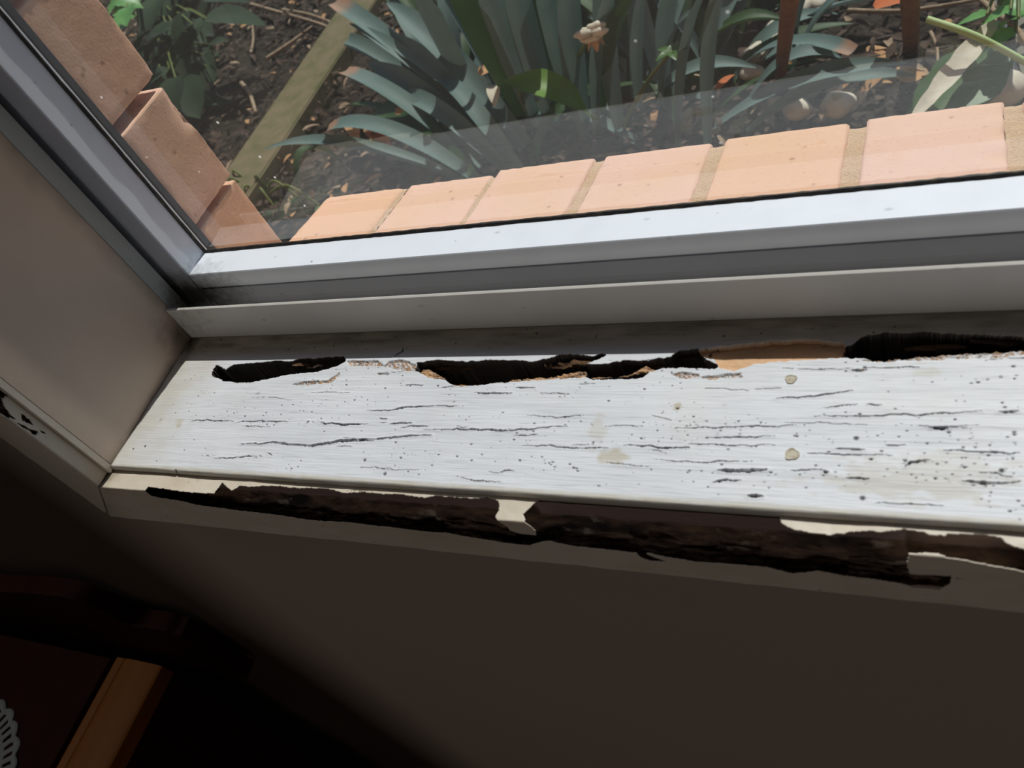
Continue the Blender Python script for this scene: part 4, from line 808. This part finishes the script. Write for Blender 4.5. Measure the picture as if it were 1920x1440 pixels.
# pebbles
def pebble(u, v, r, label, mat=STONE, dz=.03):
    bm = bmesh.new(); bmesh.ops.create_icosphere(bm, subdivisions=3, radius=1); sx_, sy_, sz_ = r*random.uniform(.9, 1.4), r*random.uniform(.8, 1.1), r*.6; ph = random.random()*9
    for v_ in bm.verts: k = 1+.10*math.sin(v_.co.x*3+ph)+.08*math.sin(v_.co.y*4+ph*2); v_.co = Vector((v_.co.x*sx_, v_.co.y*sy_, v_.co.z*sz_))*k
    o = from_bm('pebble', bm, mat, None, True); o.location = gpt(u, v, dz); o.rotation_euler.z = random.random()*6
    return tag(o, label, 'pebble', 'pale pebbles around the stake')
for u, v, r, lb in ((1452, 58, .020, 'white pebble touching the left side of the red brown stake'), (1425, 97, .024, 'largest white pebble left of the red brown stake'), (1410, 135, .018, 'long cream pebble lowest beside the red brown stake'), (1440, 75, .018, 'brownish pebble between two white ones by the stake'),
    (1505, 15, .022, 'cream pebble right of the red brown stake at the top edge'), (1535, 2, .018, 'small cream pebble at the top edge, further right of the stake'), (1497, 205, .022, 'white pebble just above the brick sill in the glass reflection'), (1462, 195, .014, 'small grey pebble beside the white one above the brick sill'),
    (1870, 165, .030, 'round beige stone by the brick sill under the hose'), (1570, 195, .022, 'dull brown stone above the brick sill'), (1383, 30, .012, 'tiny pale pebble among the dark leaves at top')):
    pebble(u, v, r, lb)
# hand-placed dead leaves
def dead(u, v, L, w, an, mat, label, dz=.03, curl=.4):
    lv = Leaves(); lv.blade(gpt(u, v, dz), (math.cos(an), math.sin(an), .15), (0.2, .1, 1), L, w, curl); return tag(lv.build('dead_leaf', mat), label, 'leaf')
for a_ in ((798, 232, .055, .035, .3, ORLEAF, 'bright orange red dead leaf below the strap leaves', .05), (690, 245, .07, .03, -.5, ORLEAF, 'curled reddish dead leaf left of the orange one', .04), (655, 225, .07, .03, -.9, DRYLEAF, 'tan orange curled leaf near the blunt leaf tips', .04), (745, 215, .035, .02, 1.2, DRYLEAF, 'small straw coloured leaf scrap over the strap leaves', .12),
    (1700, 155, .05, .04, 1.3, DRYLEAF, 'tan triangular dry leaf on the soil at right', .03), (1730, 150, .05, .02, .2, TWIG, 'pale curled leaf beside the tan triangular one', .03), (900, 140, .04, .03, .8, DRYLEAF, 'brown shrivelled leaf caught behind the arching leaf', .14), (960, 135, .04, .03, .1, DRYLEAF, 'pinkish brown dry leaf above the arching leaf', .14),
    (925, 160, .045, .022, -1.2, STONE, 'white shrivelled leaf tip left of the arching leaf', .12), (1680, 100, .09, .015, -2.6, DRYLEAF, 'long thin orange brown leaf curving over the soil', .03), (1660, 130, .05, .02, -2.2, DRYLEAF, 'pinkish dry leaf at the end of the long thin one', .03), (1345, 168, .05, .012, 1.2, ORLEAF, 'small orange leaf scrap just above the brick sill', .05),
    (1640, 15, .05, .03, .4, ORLEAF, 'red dead leaf on the strap leaf at top', .16), (1635, 105, .03, .03, 1, DRYLEAF, 'small cream leaf scrap on the dark soil', .02)):
    dead(*a_)
# twigs and dry leaves scattered over the mulch at left
for i, (pts, r) in enumerate((([(445, 310), (475, 275), (490, 265)], .004), ([(452, 155), (468, 175), (480, 212)], .006), ([(470, 8), (520, 22), (600, 45), (640, 65)], .005), ([(530, 18), (590, 30), (660, 60)], .004), ([(470, 100), (475, 70), (470, 20)], .004), ([(500, 110), (545, 80), (585, 50)], .005), ([(365, 140), (390, 165), (410, 150)], .003), ([(300, 60), (320, 130), (335, 185)], .0035), ([(1745, 60), (1757, 90), (1758, 130)], .0028), ([(1590, 20), (1700, 20), (1830, 0)], .004))):
    tag(from_bm('twig', tube(smooth_path([gpt(u, v, .03) for u, v in pts]), r, 6, .6), TWIG, None, True), ['pale twig lying across the near end of the timber edging', 'thick curved pale twig on the mulch', 'long straw stem at the top leading to the strap leaves', 'pinkish straw stem crossing near the top', 'grey upright twig in the dark gap at the top', 'pinkish brown stick slanting towards the edging', 'forked brown twig on the mulch', 'thin green stem beside the brick pier', 'thin arched grey twig on dark soil at right', 'pale root like twig along the top right'][i], 'twig', None)
rs = random.Random(11)
def scatter(name, n_, region, mats, label, size, wts=(.55, .30, .08, .05)):
    for mi, mat in enumerate(mats):
        lv = Leaves()
        for k in range(int(n_*wts[mi])):
            x_, y_ = rs.uniform(*region[0]), rs.uniform(*region[1]); a_ = rs.random()*6.3; L_ = rs.uniform(*size)
            lv.blade((x_, y_, GZ+.018+rs.random()*.02), (math.cos(a_), math.sin(a_), rs.uniform(-.25, .35)), (rs.uniform(-.4, .4), rs.uniform(-.4, .4), 1), L_, L_*rs.uniform(.2, .5), rs.uniform(0, .6))
        tag(lv.build(name, mat), label[mi], 'mulch', None, 'stuff')
scatter('bark_mulch', 11000, ((-2.3, .8), (.35, 2.3)), [BARK, BARK, TWIG, DRYLEAF], ['dark bark mulch chips spread over the soil', 'brown bark chips mixed over the soil', 'pale straw bits over the mulch', 'dry leaf crumbs over the mulch'], (.010, .034))
